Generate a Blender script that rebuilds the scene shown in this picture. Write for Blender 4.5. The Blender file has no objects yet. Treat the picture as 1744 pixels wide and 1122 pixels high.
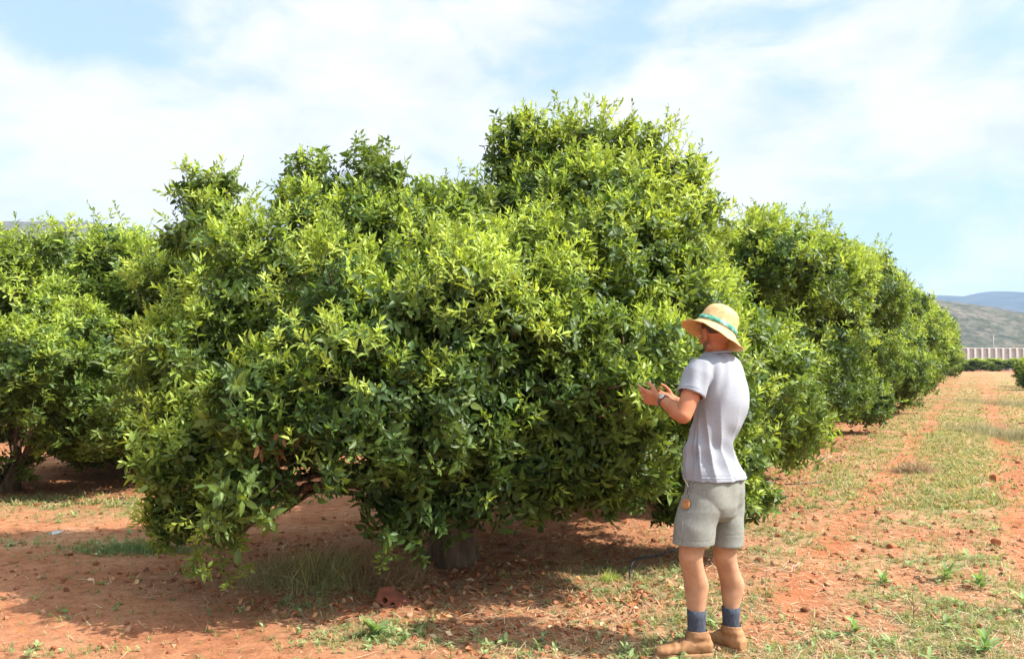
import bpy, bmesh, math, random
import numpy as np
from mathutils import Vector, Matrix
R = math.radians
random.seed(5)
C = bpy.context.scene.collection
S = bpy.context.scene

# ---------------------------------------------------------------- camera
HAZE = 0.00014
F = 1510.0; HZ = 612.0; CX = 872.0; CAMH = 1.5       # focal length and horizon in pixels of the 1744 px wide photograph
cam_d = bpy.data.cameras.new('camera'); cam = bpy.data.objects.new('camera', cam_d); C.objects.link(cam)
cam_d.sensor_width = 36.0; cam_d.lens = 36.0 * F / 1744.0
cam_d.clip_start = 0.05; cam_d.clip_end = 20000
cam.location = (0, 0, CAMH)
cam.rotation_euler = (R(90) + math.atan((HZ - 561.0) / F), 0, 0)
S.camera = cam

# ---------------------------------------------------------------- light
SUN_EL = R(48); SUN_DIR = Vector((0.97, -0.24, 0)).normalized()
sun_vec = Vector((SUN_DIR.x * math.cos(SUN_EL), SUN_DIR.y * math.cos(SUN_EL), math.sin(SUN_EL)))
sd = bpy.data.lights.new('sun', 'SUN'); sd.energy = 4.7; sd.angle = R(0.6); sd.color = (1.0, 0.95, 0.86)
so = bpy.data.objects.new('sun', sd); C.objects.link(so)
so.rotation_euler = sun_vec.to_track_quat('Z', 'Y').to_euler()
S.view_settings.view_transform = 'Standard'; S.view_settings.look = 'None'
S.view_settings.gamma = 1.0; S.view_settings.exposure = 1.08
S.cycles.max_bounces = 8; S.cycles.diffuse_bounces = 3; S.cycles.glossy_bounces = 2
S.cycles.transmission_bounces = 4; S.cycles.volume_bounces = 0; S.cycles.transparent_max_bounces = 4

W = bpy.data.worlds.new('World'); S.world = W; W.use_nodes = True
nt = W.node_tree; nt.nodes.clear()
def N(nt, t, **k):
    n = nt.nodes.new(t)
    for a, b in k.items():
        if a == 'ins':
            for i, v in b.items(): n.inputs[i].default_value = v
        else: setattr(n, a, b)
    return n
def world():
    L = nt.links.new
    sky = N(nt, 'ShaderNodeTexSky', sky_type='NISHITA', sun_disc=False, sun_elevation=SUN_EL)
    sky.sun_rotation = math.atan2(SUN_DIR.x, SUN_DIR.y)
    sky.air_density = 1.0; sky.dust_density = 2.0; sky.ozone_density = 1.0
    sc = N(nt, 'ShaderNodeMix', data_type='RGBA', blend_type='MULTIPLY'); sc.inputs[0].default_value = 1
    L(sky.outputs[0], sc.inputs[6]); sc.inputs[7].default_value = (0.105, 0.105, 0.108, 1)
    tc = N(nt, 'ShaderNodeTexCoord')
    # soft cumulus laid over the sky dome, stretched along the horizon
    mp = N(nt, 'ShaderNodeMapping'); mp.inputs['Scale'].default_value = (1.0, 1.0, 2.1); mp.inputs['Location'].default_value = (0.35, 0.1, 0.2)
    L(tc.outputs['Generated'], mp.inputs[0])
    n1 = N(nt, 'ShaderNodeTexNoise', ins={'Scale': 6.0, 'Detail': 10, 'Roughness': 0.58, 'Distortion': 0.35})
    L(mp.outputs[0], n1.inputs[0])
    n2 = N(nt, 'ShaderNodeTexNoise', ins={'Scale': 1.3, 'Detail': 3, 'Roughness': 0.5}); L(mp.outputs[0], n2.inputs[0])
    def blob(px, py, rad, w):       # a clearing in the clouds towards one compass bearing and height
        d = Vector(((px - CX) / F, 1, (HZ - py) / F)).normalized()
        v = N(nt, 'ShaderNodeVectorMath', operation='SUBTRACT'); L(tc.outputs['Generated'], v.inputs[0]); v.inputs[1].default_value = d
        v2 = N(nt, 'ShaderNodeVectorMath', operation='MULTIPLY'); L(v.outputs[0], v2.inputs[0]); v2.inputs[1].default_value = (1, 1, 1.9)
        l = N(nt, 'ShaderNodeVectorMath', operation='LENGTH'); L(v2.outputs[0], l.inputs[0])
        m = N(nt, 'ShaderNodeMapRange', interpolation_type='SMOOTHSTEP'); L(l.outputs['Value'], m.inputs[0])
        m.inputs[1].default_value = rad; m.inputs[2].default_value = 0; m.inputs[3].default_value = 0; m.inputs[4].default_value = w
        return m.outputs[0]
    def add(a, b, op='ADD'):
        m = N(nt, 'ShaderNodeMath', operation=op)
        for i, x in enumerate((a, b)):
            if isinstance(x, (int, float)): m.inputs[i].default_value = x
            else: L(x, m.inputs[i])
        return m.outputs[0]
    d = add(add(n1.outputs[0], 0.85, 'MULTIPLY'), add(n2.outputs[0], 0.15, 'MULTIPLY'))
    for b in ((170, 50, .16, -.19), (40, 10, .12, -.10), (1090, 50, .15, -.11), (950, 130, .11, -.10), (700, 290, .16, -.03), (1330, 190, .12, -.05), (1500, 400, .22, -.06),
              (1640, 470, .24, -.06), (560, 130, .28, .07), (1130, 140, .10, .07), (1640, 200, .20, .08), (120, 270, .24, .06), (800, 100, .14, .08)):
        d = add(d, blob(*b))
    cv = N(nt, 'ShaderNodeMapRange', interpolation_type='SMOOTHSTEP'); L(d, cv.inputs[0])
    cv.inputs[1].default_value = 0.34; cv.inputs[2].default_value = 0.60
    # cloud tone: bright heads, bluish grey undersides
    n3 = N(nt, 'ShaderNodeTexNoise', ins={'Scale': 6.5, 'Detail': 8, 'Roughness': 0.6}); L(mp.outputs[0], n3.inputs[0])
    cr = N(nt, 'ShaderNodeValToRGB'); L(n3.outputs[0], cr.inputs[0])
    cr.color_ramp.elements[0].position = 0.34; cr.color_ramp.elements[0].color = (0.40, 0.432, 0.475, 1)
    cr.color_ramp.elements[1].position = 0.56; cr.color_ramp.elements[1].color = (0.505, 0.508, 0.515, 1)
    # thin veil everywhere so that clear patches stay pale
    veil = N(nt, 'ShaderNodeMix', data_type='RGBA'); veil.inputs[0].default_value = 0.66
    L(sc.outputs[2], veil.inputs[6]); veil.inputs[7].default_value = (0.31, 0.43, 0.49, 1)
    mx = N(nt, 'ShaderNodeMix', data_type='RGBA'); L(cv.outputs[0], mx.inputs[0]); L(veil.outputs[2], mx.inputs[6]); L(cr.outputs[0], mx.inputs[7])
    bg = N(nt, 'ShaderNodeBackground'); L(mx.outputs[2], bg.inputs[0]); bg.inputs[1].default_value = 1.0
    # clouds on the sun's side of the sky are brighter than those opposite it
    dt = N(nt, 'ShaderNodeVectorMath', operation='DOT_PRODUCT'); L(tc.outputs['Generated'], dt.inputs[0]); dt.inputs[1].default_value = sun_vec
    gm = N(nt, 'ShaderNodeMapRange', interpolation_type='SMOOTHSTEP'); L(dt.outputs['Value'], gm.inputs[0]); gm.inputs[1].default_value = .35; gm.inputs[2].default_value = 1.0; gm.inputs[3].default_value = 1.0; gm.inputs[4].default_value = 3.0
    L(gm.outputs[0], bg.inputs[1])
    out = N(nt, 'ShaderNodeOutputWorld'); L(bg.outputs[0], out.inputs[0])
world()

# ---------------------------------------------------------------- helpers
def P(px, py, Y):            # a point of the place, given its bearing in the photograph and its distance
    return Vector(((px - CX) / F * Y, Y, CAMH + (HZ - py) / F * Y))
UU = Vector((0.463, 0.886)); VV = Vector((0.886, -0.463))     # along and across the tree rows
def rowpt(u, v): return UU.x * u + VV.x * v, UU.y * u + VV.y * v
def tag(o, label=None, cat=None, group=None, kind=None):
    if label: o['label'] = label
    if cat: o['category'] = cat
    if group: o['group'] = group
    if kind: o['kind'] = kind
    return o
def empty(name, loc=(0, 0, 0), rz=0):
    o = bpy.data.objects.new(name, None); C.objects.link(o); o.location = loc; o.rotation_euler = (0, 0, rz); o.empty_display_size = .2; return o
def link(name, me, mats, parent=None):
    for m in (mats if isinstance(mats, (list, tuple)) else [mats]): me.materials.append(m)
    o = bpy.data.objects.new(name, me); C.objects.link(o)
    if parent: o.parent = parent
    return o
def smooth(me): me.polygons.foreach_set('use_smooth', np.ones(len(me.polygons), dtype=bool)); return me
def np_mesh(name, V, Fc, col=None, sm=True):
    """V (n,3), Fc (m,3|4), col (n,3) point colour"""
    me = bpy.data.meshes.new(name); V = np.asarray(V, np.float32); Fc = np.asarray(Fc, np.int32)
    n, m, k = len(V), len(Fc), Fc.shape[1]
    me.vertices.add(n); me.vertices.foreach_set('co', V.ravel())
    me.loops.add(m * k); me.loops.foreach_set('vertex_index', Fc.ravel())
    me.polygons.add(m); me.polygons.foreach_set('loop_start', np.arange(0, m * k, k, dtype=np.int32))
    me.update(calc_edges=True)
    if col is not None:
        a = me.color_attributes.new('col', 'FLOAT_COLOR', 'POINT')
        c = np.ones((n, 4), np.float32); c[:, :3] = col; a.data.foreach_set('color', c.ravel())
    if sm: smooth(me)
    return me

def mat(name):
    m = bpy.data.materials.new(name); m.use_nodes = True
    b = m.node_tree.nodes['Principled BSDF']; return m, m.node_tree, b
def vnoise(nt, scale, detail=4, rough=0.55, coord='Object', dist=0, stretch=None):
    tc = nt.nodes.new('ShaderNodeTexCoord'); n = N(nt, 'ShaderNodeTexNoise', ins={'Scale': scale, 'Detail': detail, 'Roughness': rough, 'Distortion': dist})
    if stretch:
        mp = nt.nodes.new('ShaderNodeMapping'); mp.inputs['Scale'].default_value = stretch; nt.links.new(tc.outputs[coord], mp.inputs[0]); nt.links.new(mp.outputs[0], n.inputs[0])
    else: nt.links.new(tc.outputs[coord], n.inputs[0])
    return n
def ramp(nt, src, stops):
    r = nt.nodes.new('ShaderNodeValToRGB'); e = r.color_ramp.elements
    while len(e) < len(stops): e.new(0.5)
    for i, (p, c) in enumerate(stops): e[i].position = p; e[i].color = (*c, 1) if len(c) == 3 else c
    nt.links.new(src, r.inputs[0]); return r
def simple(name, c1, c2, scale=8, rough=0.8, bump=0.0, bscale=None, detail=5, bdist=0.01, lo=.35, hi=.65, stretch=None, spec=.3):
    m, t, b = mat(name)
    n = vnoise(t, scale, detail, stretch=stretch); r = ramp(t, n.outputs[0], [(lo, c1), (hi, c2)])
    t.links.new(r.outputs[0], b.inputs['Base Color']); b.inputs['Roughness'].default_value = rough
    b.inputs['Specular IOR Level'].default_value = spec
    if bump:
        bn = vnoise(t, bscale or scale * 4, 5, stretch=stretch); bp = t.nodes.new('ShaderNodeBump'); bp.inputs['Strength'].default_value = bump; bp.inputs['Distance'].default_value = bdist
        t.links.new(bn.outputs[0], bp.inputs['Height']); t.links.new(bp.outputs[0], b.inputs['Normal'])
    return m

# numpy value noise
def _h(ix, iy, s):
    n = (ix.astype(np.int64) * 374761393 + iy.astype(np.int64) * 668265263 + s * 974634777) & 0x7fffffff
    n = ((n ^ (n >> 13)) * 1274126177) & 0x7fffffff
    return ((n ^ (n >> 16)) & 0xffff) / 65535.0
def noise2(x, y, s=0):
    ix = np.floor(x); iy = np.floor(y); fx = x - ix; fy = y - iy; fx = fx * fx * (3 - 2 * fx); fy = fy * fy * (3 - 2 * fy)
    a = _h(ix, iy, s); b = _h(ix + 1, iy, s); c = _h(ix, iy + 1, s); d = _h(ix + 1, iy + 1, s)
    return (a + (b - a) * fx) * (1 - fy) + (c + (d - c) * fx) * fy
def fbm(x, y, o=4, s=0, g=.5):
    r = 0; a = 1; t = 0
    for i in range(o): r = r + a * noise2(x, y, s + i); t += a; a *= g; x = x * 2.03 + 7.1; y = y * 2.03 + 3.7
    return r / t
def noise3(p, f, seed):      # smooth noise in [-1,1]
    rs = np.random.RandomState(seed); r = 0
    for i in range(7):
        k = rs.normal(size=3) * f * (0.6 + .25 * i); r = r + np.sin(p @ k + rs.uniform(0, 6.28)) / (1 + .18 * i)
    return r / 3.2

# ---------------------------------------------------------------- ground
def ground_h(x, y):
    x = np.asarray(x, float); y = np.asarray(y, float)
    d = np.hypot(x, y); v = x * VV.x + y * VV.y
    fade = np.clip(1.3 - d / 30, 0.12, 1)
    h = (fbm(x * .35, y * .35, 3, 11) - .5) * .07 * np.clip(1.4 - d / 60, .1, 1)
    cl = fbm(x * 5, y * 5, 4, 23, .62)
    rough = np.clip(fbm(x * .6, y * .6, 2, 5) * 1.7 - .35, .15, 1)
    h = h + (cl - .5) * .055 * rough * fade
    h = h + np.clip(fbm(x * 14, y * 14, 2, 41) - .62, 0, 1) * .07 * rough * fade
    for c, w, a in ((.42, .20, -.02), (-.95, .2, -.02), (.86, .16, .022), (0.05, .18, .012)): h = h + a * np.exp(-((v - c) / w) ** 2) * fade
    return h
def gz(x, y): return float(ground_h(x, y))
def grow(a, b, s0, g):       # graded spacing
    r = [a]; s = s0
    while r[-1] < b: r.append(r[-1] + s); s *= g
    return r
def make_ground():
    near = np.arange(-7, 7.001, .035)
    far = np.array(grow(7.035, 9000, .045, 1.045))
    xs = np.concatenate([-far[::-1], near, far])
    ys = np.concatenate([-np.array(grow(0.2, 9000, 1.0, 1.35))[::-1], np.arange(0.3, 3.6, .12), np.arange(3.6, 11, .035), np.array(grow(11, 9000, .04, 1.032))])
    X, Y = np.meshgrid(xs, ys); Z = ground_h(X, Y)
    n, m = X.shape; idx = np.arange(n * m).reshape(n, m)
    Fc = np.stack([idx[:-1, :-1], idx[:-1, 1:], idx[1:, 1:], idx[1:, :-1]], -1).reshape(-1, 4)
    x, y = X.ravel(), Y.ravel(); v = x * VV.x + y * VV.y
    weed = weed_density(x, y)
    col = np.zeros((n * m, 3)); col[:, 0] = weed; col[:, 1] = tracks(x, y)
    me = np_mesh('ground', np.stack([x, y, Z.ravel()], -1), Fc, col)
    o = link('ground', me, soil_mat()); tag(o, kind='structure'); return o
def tracks(x, y):            # bare wheel tracks along the lane, patchy near the camera
    v = x * VV.x + y * VV.y + (fbm(x * .25, y * .25, 2, 19) - .5) * .25; g = np.exp(-((v - .42) / .17) ** 4) + .75 * np.exp(-((v + 1.0) / .16) ** 4)
    return np.clip(g, 0, 1) * np.clip((y - 4.0) / 2, 0, 1) * np.clip(.55 + (fbm(x * 1.2, y * 1.2, 3, 29) - .3) * 1.8, 0, 1)
def weed_density(x, y):
    v = x * VV.x + y * VV.y
    band = np.exp(-((v + .25) / .5) ** 2) * 1.0 + np.exp(-((v - 1.35) / .6) ** 2) * .95 + np.exp(-((v + 1.55) / .4) ** 2) * .7
    band = band * np.clip((v + 2.1) / .6, 0, 1)
    p = fbm(x * .9, y * .9, 3, 77); q = fbm(x * 3, y * 3, 2, 91)
    d = band * np.clip((p - .27) * 4.5, .12, 1) * np.clip(.35 + (q - .4) * 3, 0, 1)
    far_ = np.clip((y - 7) / 9, 0, 1) * (y < 105); bb = np.exp(-((v + .35) / .62) ** 2) + np.exp(-((v - 1.9) / .95) ** 2) + .6 * np.exp(-((v + 1.5) / .4) ** 2)
    d = np.maximum(d, far_ * np.clip(bb + .25, 0, 1) * np.clip((v + 2.6) / .8, 0, 1) * (.5 + .6 * np.clip((p - .3) * 3, 0, 1)) * np.clip(.65 + (q - .4) * 2, .3, 1))
    for (px, py, rx, ry, a) in ((150, 865, .9, .5, .9), (60, 855, .6, .35, .8), (160, 925, .7, .35, .7), (650, 1075, .35, .25, 1), (880, 1095, .5, .22, .45), (1040, 975, .5, .3, .8),
                                (1170, 1000, .5, .35, .8), (1420, 1105, 1.0, .28, .6), (480, 1025, .3, .2, .7), (1650, 1000, .8, .4, .7), (1330, 905, .7, .6, .8),
                                (1050, 1000, .45, .3, .7), (1600, 880, .9, .9, .6), (130, 1105, .3, .1, .3), (1700, 1060, .5, .4, .9), (800, 1110, .3, .12, .4)):
        Yc = CAMH * F / (py - HZ); Xc = (px - CX) / F * Yc
        d = np.maximum(d, a * np.exp(-((x - Xc) / rx) ** 2 - ((y - Yc) / ry) ** 2) * np.clip(.25 + (q - .3) * 2.5, 0, 1))
    return np.clip(d * (1 - .85 * tracks(x, y)), 0, 1)
def soil_mat():
    m, t, b = mat('red_soil'); L = t.links.new
    n1 = vnoise(t, 1.1, 6, .6); n2 = vnoise(t, 9, 8, .7); n3 = vnoise(t, 60, 5, .7)
    r1 = ramp(t, n1.outputs[0], [(.3, (.28, .106, .050)), (.52, (.36, .158, .080)), (.75, (.42, .225, .128))])
    r2 = ramp(t, n2.outputs[0], [(.30, (.50, .42, .40)), (.5, (1, 1, 1)), (.72, (1.20, 1.28, 1.35))])
    mu = N(t, 'ShaderNodeMix', data_type='RGBA', blend_type='MULTIPLY'); mu.inputs[0].default_value = .8
    L(r1.outputs[0], mu.inputs[6]); L(r2.outputs[0], mu.inputs[7])
    r3 = ramp(t, n3.outputs[0], [(.30, (.55, .50, .48)), (.5, (1, 1, 1)), (.70, (1.25, 1.35, 1.4))])
    mu2 = N(t, 'ShaderNodeMix', data_type='RGBA', blend_type='MULTIPLY'); mu2.inputs[0].default_value = .75
    L(mu.outputs[2], mu2.inputs[6]); L(r3.outputs[0], mu2.inputs[7])
    # thin grey-straw and green growth where weeds stand (read from the mesh), fading into bare soil in the wheel tracks
    at = t.nodes.new('ShaderNodeVertexColor'); at.layer_name = 'col'
    sp = t.nodes.new('ShaderNodeSeparateColor'); L(at.outputs[0], sp.inputs[0])
    n4 = vnoise(t, 14, 6, .75); rr = ramp(t, n4.outputs[0], [(.40, (0, 0, 0)), (.62, (1, 1, 1))])
    mr = N(t, 'ShaderNodeMapRange'); L(rr.outputs[0], mr.inputs[0]); mr.inputs[3].default_value = .45
    mm = N(t, 'ShaderNodeMath', operation='MULTIPLY'); L(mr.outputs[0], mm.inputs[0]); L(sp.outputs[0], mm.inputs[1])
    mm2 = N(t, 'ShaderNodeMath', operation='MULTIPLY'); L(mm.outputs[0], mm2.inputs[0]); mm2.inputs[1].default_value = .9
    n5 = vnoise(t, 3, 4); rg = ramp(t, n5.outputs[0], [(.35, (.19, .22, .085)), (.6, (.36, .32, .18))])
    mx = N(t, 'ShaderNodeMix', data_type='RGBA'); L(mm2.outputs[0], mx.inputs[0]); L(mu2.outputs[2], mx.inputs[6]); L(rg.outputs[0], mx.inputs[7])
    tk = N(t, 'ShaderNodeMath', operation='MULTIPLY'); L(sp.outputs[1], tk.inputs[0]); tk.inputs[1].default_value = .75
    mt = N(t, 'ShaderNodeMix', data_type='RGBA', blend_type='MULTIPLY'); L(tk.outputs[0], mt.inputs[0]); L(mx.outputs[2], mt.inputs[6]); mt.inputs[7].default_value = (.95, .66, .55, 1)
    L(mt.outputs[2], b.inputs['Base Color']); b.inputs['Roughness'].default_value = .95; b.inputs['Specular IOR Level'].default_value = .1
    bn = vnoise(t, 45, 8, .75); bp = t.nodes.new('ShaderNodeBump'); bp.inputs['Strength'].default_value = .8; bp.inputs['Distance'].default_value = .018
    L(bn.outputs[0], bp.inputs['Height']); L(bp.outputs[0], b.inputs['Normal'])
    return m
make_ground()

# ---------------------------------------------------------------- foliage
def foliage_mat(name, trans=.42, rough=.42, spec=.35):
    m, t, b = mat(name); L = t.links.new
    a = t.nodes.new('ShaderNodeVertexColor'); a.layer_name = 'col'
    L(a.outputs[0], b.inputs['Base Color']); b.inputs['Roughness'].default_value = rough; b.inputs['Specular IOR Level'].default_value = spec
    tr = t.nodes.new('ShaderNodeBsdfTranslucent')
    g = N(t, 'ShaderNodeMix', data_type='RGBA', blend_type='MULTIPLY'); g.inputs[0].default_value = 1; L(a.outputs[0], g.inputs[6]); g.inputs[7].default_value = (1.45, 1.35, .6, 1)
    L(g.outputs[2], tr.inputs[0])
    mx = t.nodes.new('ShaderNodeMixShader'); mx.inputs[0].default_value = trans
    L(b.outputs[0], mx.inputs[1]); L(tr.outputs[0], mx.inputs[2])
    out = t.nodes['Material Output']; L(mx.outputs[0], out.inputs[0]); return m
LEAF = foliage_mat('citrus_leaf', .38, .44, .32)
GRASS = foliage_mat('weed_leaf', .3, .7, .15)
DRY = foliage_mat('dry_stalk', .15, .9, .1)
BARK = simple('citrus_bark', (.06, .036, .020), (.19, .125, .070), 14, .95, 1.0, 30, bdist=.04, stretch=(1, 1, .25))

def leaf(rs, L=1.0, W=.42, curl=.15, fold=.25):
    t = [.30, .66]; hw = [.5 * W, .40 * W]; V = [(0, 0, 0)]
    for ti, h in zip(t, hw):
        z = -curl * ti * ti
        V += [(-h, ti, z + fold * h), (0, ti, z), (h, ti, z + fold * h)]
    V.append((0, 1, -curl)); V = np.array(V) * L
    Fc = np.array([(0, 1, 2), (0, 2, 3), (1, 4, 5), (1, 5, 2), (2, 5, 6), (2, 6, 3), (4, 7, 5), (5, 7, 6)])
    return V, Fc
def basis(d, spin):
    """d (K,3) unit -> rotation matrices whose third column is d"""
    a = np.where(np.abs(d[:, 2:3]) < .9, np.array([[0, 0, 1.]]), np.array([[1., 0, 0]]))
    x = np.cross(a, d); x /= np.linalg.norm(x, axis=1, keepdims=True) + 1e-9; y = np.cross(d, x)
    c, s = np.cos(spin)[:, None], np.sin(spin)[:, None]
    x2 = x * c + y * s; y2 = y * c - x * s
    return np.stack([x2, y2, d], -1)
def shoot_tpl(rs, kind):
    """a twig with its leaves: 0 mature, 1 new growth, 2 long upright sprout, 3 drooping tip cluster"""
    n, S_, l0, el0, el1, W_ = {0: (10, .13, .088, 1.35, .55, .46), 1: (11, .15, .075, 1.15, .30, .34), 2: (19, .34, .085, 1.15, .35, .40), 3: (10, .10, .092, 1.2, .6, .44)}[kind]
    VV_, FF, CC, ST = [], [], [], []; off = 0; bend = rs.normal(0, .22, 2)
    def axis(t): return np.array([bend[0] * t * t * S_, bend[1] * t * t * S_, t * S_])
    for i in range(n):
        t = (i + .6) / n; az = i * 2.4 + rs.normal(0, .3); el = el0 + (el1 - el0) * t + rs.normal(0, .16)
        if kind in (0, 3) : el += rs.uniform(0, .45)
        Ls = l0 * rs.uniform(.5, 1.25) * (1 - .30 * max(0, t - .7) / .3)
        if kind == 2: Ls *= 1.05 - .35 * t
        v, f = leaf(rs, Ls, W_ * rs.uniform(.85, 1.15), rs.uniform(-.15, .7), rs.uniform(.1, .95))
        r = np.array([math.cos(az), math.sin(az), 0]); z = np.array([0, 0, 1.])
        d = math.cos(el) * z + math.sin(el) * r; nn = z - d * d[2]; nn /= np.linalg.norm(nn) + 1e-9
        roll = rs.normal(0, .45); sd_ = np.cross(d, nn); nn2 = nn * math.cos(roll) + sd_ * math.sin(roll); sd2 = np.cross(d, nn2)
        M = np.stack([sd2, d, nn2], -1); v = v @ M.T + axis(t) + d * .008
        VV_.append(v); FF.append(f + off); off += len(v)
        c = rs.uniform(.72, 1.25) * np.ones(len(v)); c[[0, 2, 5]] *= 1.12; CC.append(c); ST.append(np.zeros(len(v)))
    # stem
    w = .0022 if kind != 2 else .0032; pts = [axis(t) for t in (-.5 if kind != 2 else -.3, .5, 1)]
    sv = [];
    for j, p in enumerate(pts):
        ww = w * (1.2 - .4 * j)
        for k in range(3): sv.append(p + ww * np.array([math.cos(k * 2.09), math.sin(k * 2.09), 0]))
    sf = []
    for j in (0, 1):
        for k in range(3): a, b_ = j * 3 + k, j * 3 + (k + 1) % 3; sf += [(a, b_, b_ + 3), (a, b_ + 3, a + 3)]
    VV_.append(np.array(sv)); FF.append(np.array(sf) + off); CC.append(np.ones(9)); ST.append(np.ones(9))
    return np.concatenate(VV_), np.concatenate(FF), np.concatenate(CC), np.concatenate(ST)
rs0 = np.random.RandomState(3)
TPL = {k: [shoot_tpl(rs0, k) for _ in range(n)] for k, n in ((0, 16), (1, 12), (2, 6), (3, 10))}
class Pile:
    """collects placed copies of templates into one mesh"""
    def __init__(s): s.V, s.F, s.C, s.o = [], [], [], 0
    def add(s, tpl, pos, Rm, sc, col, stem=(.16, .17, .06)):
        V, F_, Cf, St = tpl; K = len(pos)
        if K == 0: return
        sc = np.asarray(sc)
        v = np.einsum('kij,vj->kvi', Rm, V) * (sc[:, None, None] if sc.ndim == 1 else sc[:, None, :]) + pos[:, None, :]
        f = F_[None] + (s.o + np.arange(K) * len(V))[:, None, None]
        c = col[:, None, :] * Cf[None, :, None]; st = St[None, :, None]; c = c * (1 - st) + np.array(stem)[None, None] * st
        s.V.append(v.reshape(-1, 3)); s.F.append(f.reshape(-1, 3)); s.C.append(c.reshape(-1, 3)); s.o += K * len(V)
    def mesh(s, name): return np_mesh(name, np.concatenate(s.V), np.concatenate(s.F), np.clip(np.concatenate(s.C), 0, 1))
PAL = {'dark': (.050, .095, .023), 'mid': (.16, .225, .044), 'fresh': (.235, .335, .058), 'lime': (.36, .45, .085), 'dead': (.26, .125, .055)}
def crown(name, lobes, dens, seed, ls=1.0, zmin=.12, inner=.45, flush=0.0, sprouts=.05, hollow=.42, origin=(0, 0, 0)):
    rs = np.random.RandomState(seed); lb = np.array(lobes, float)
    if lb.shape[1] == 4: lb = np.concatenate([lb, lb[:, 3:4], lb[:, 3:4]], 1)
    pile = Pile(); P_, U_, K_, D_, Q_ = [], [], [], [], []
    for i, (x, y, z, rx, ry, rz) in enumerate(lb):
        c = np.array([x, y, z]); r = np.array([rx, ry, rz]); ar = 4 * math.pi * (rx * ry * rz) ** (2 / 3)
        # shoots stand in sprays that reach out by different amounts, so that dark hollows open between them
        nc = max(4, int(dens * ar / 8)); uc = rs.normal(size=(nc, 3)); uc /= np.linalg.norm(uc, axis=1, keepdims=True); ci = np.repeat(np.arange(nc), 8); n = len(ci)
        reach = rs.normal(0, 1, nc); rm = ar ** .5 / 3.545
        u = uc[ci] + rs.normal(0, .075 * ls / rm, (n, 3)); u /= np.linalg.norm(u, axis=1, keepdims=True)
        bump = 1 + .20 * noise3(u * 1.0 + i * 3.1, 3.0, seed + i) + .05 * noise3(u, 8, seed + 9 + i)
        rr = bump * (1.0 + reach[ci] * .075 * ls / rm - np.abs(rs.normal(0, .055 * ls / rm, n)))
        rr = rr * (1 - .34 * np.clip(-noise3(c + u * r, 3.4, seed + 55) - .05, 0, .8)); p = c + u * r * rr[:, None]; dpt = .93 + .05 * reach[ci]
        ni = int(n * inner); ui = rs.normal(size=(ni, 3)); ui /= np.linalg.norm(ui, axis=1, keepdims=True); ri = rs.uniform(.2, .74, ni)
        pi_ = c + ui * r * ri[:, None]
        keep = np.ones(n, bool)
        for j, (a, b, d, ra, rb, rc) in enumerate(lb):
            if j == i: continue
            q = np.sqrt((((p - [a, b, d]) / [ra, rb, rc]) ** 2).sum(1)); keep &= ~((q < .82) & (rs.uniform(size=n) < .95))
        hl = noise3(p, 2.1, seed + 77); keep &= ~((hl < -hollow) & (rs.uniform(size=n) < .86) & (u[:, 2] < .75))
        p, u2, dp = p[keep], u[keep], dpt[keep]; qc = (rs.normal(0, 1, nc))[ci][keep]; Q_ += [qc, np.zeros(ni)]
        P_ += [p, pi_]; U_ += [u2, ui]; K_ += [np.zeros(len(p)), np.ones(ni)]; D_ += [dp, ri * .7]
    p = np.concatenate(P_); u = np.concatenate(U_); inn = np.concatenate(K_) > 0; dp = np.concatenate(D_); qq = np.concatenate(Q_)
    ok = p[:, 2] > zmin + .12 * noise3(p, 3, seed + 5); p, u, inn, dp, qq = p[ok], u[ok], inn[ok], dp[ok], qq[ok]
    n = len(p); ztop = np.percentile(p[:, 2], 98)
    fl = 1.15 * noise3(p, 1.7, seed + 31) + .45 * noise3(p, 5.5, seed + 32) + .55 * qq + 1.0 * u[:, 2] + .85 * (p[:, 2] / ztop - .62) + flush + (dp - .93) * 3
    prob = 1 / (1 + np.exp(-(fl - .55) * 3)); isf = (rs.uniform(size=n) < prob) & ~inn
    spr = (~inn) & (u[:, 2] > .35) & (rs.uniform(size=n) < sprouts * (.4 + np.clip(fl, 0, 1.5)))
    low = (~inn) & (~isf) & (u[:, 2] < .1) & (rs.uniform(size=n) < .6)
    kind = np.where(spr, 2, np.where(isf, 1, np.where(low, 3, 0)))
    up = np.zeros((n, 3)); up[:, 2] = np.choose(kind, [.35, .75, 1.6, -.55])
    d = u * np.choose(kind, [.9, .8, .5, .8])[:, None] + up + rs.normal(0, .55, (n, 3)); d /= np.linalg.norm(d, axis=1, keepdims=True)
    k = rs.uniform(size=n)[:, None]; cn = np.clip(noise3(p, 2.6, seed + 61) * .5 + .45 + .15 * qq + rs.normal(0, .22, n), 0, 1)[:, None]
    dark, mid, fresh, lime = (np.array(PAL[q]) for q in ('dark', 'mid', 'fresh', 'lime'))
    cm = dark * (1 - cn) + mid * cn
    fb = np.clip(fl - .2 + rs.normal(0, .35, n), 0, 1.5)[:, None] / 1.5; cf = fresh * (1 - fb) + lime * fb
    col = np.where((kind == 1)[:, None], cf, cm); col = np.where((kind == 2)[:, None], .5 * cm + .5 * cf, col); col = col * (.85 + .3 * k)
    
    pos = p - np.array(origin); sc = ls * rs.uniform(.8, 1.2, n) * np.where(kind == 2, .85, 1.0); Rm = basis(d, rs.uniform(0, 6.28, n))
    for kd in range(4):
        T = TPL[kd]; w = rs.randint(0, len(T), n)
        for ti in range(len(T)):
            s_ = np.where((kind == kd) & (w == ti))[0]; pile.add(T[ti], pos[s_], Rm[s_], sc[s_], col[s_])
    return pile.mesh(name)

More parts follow.
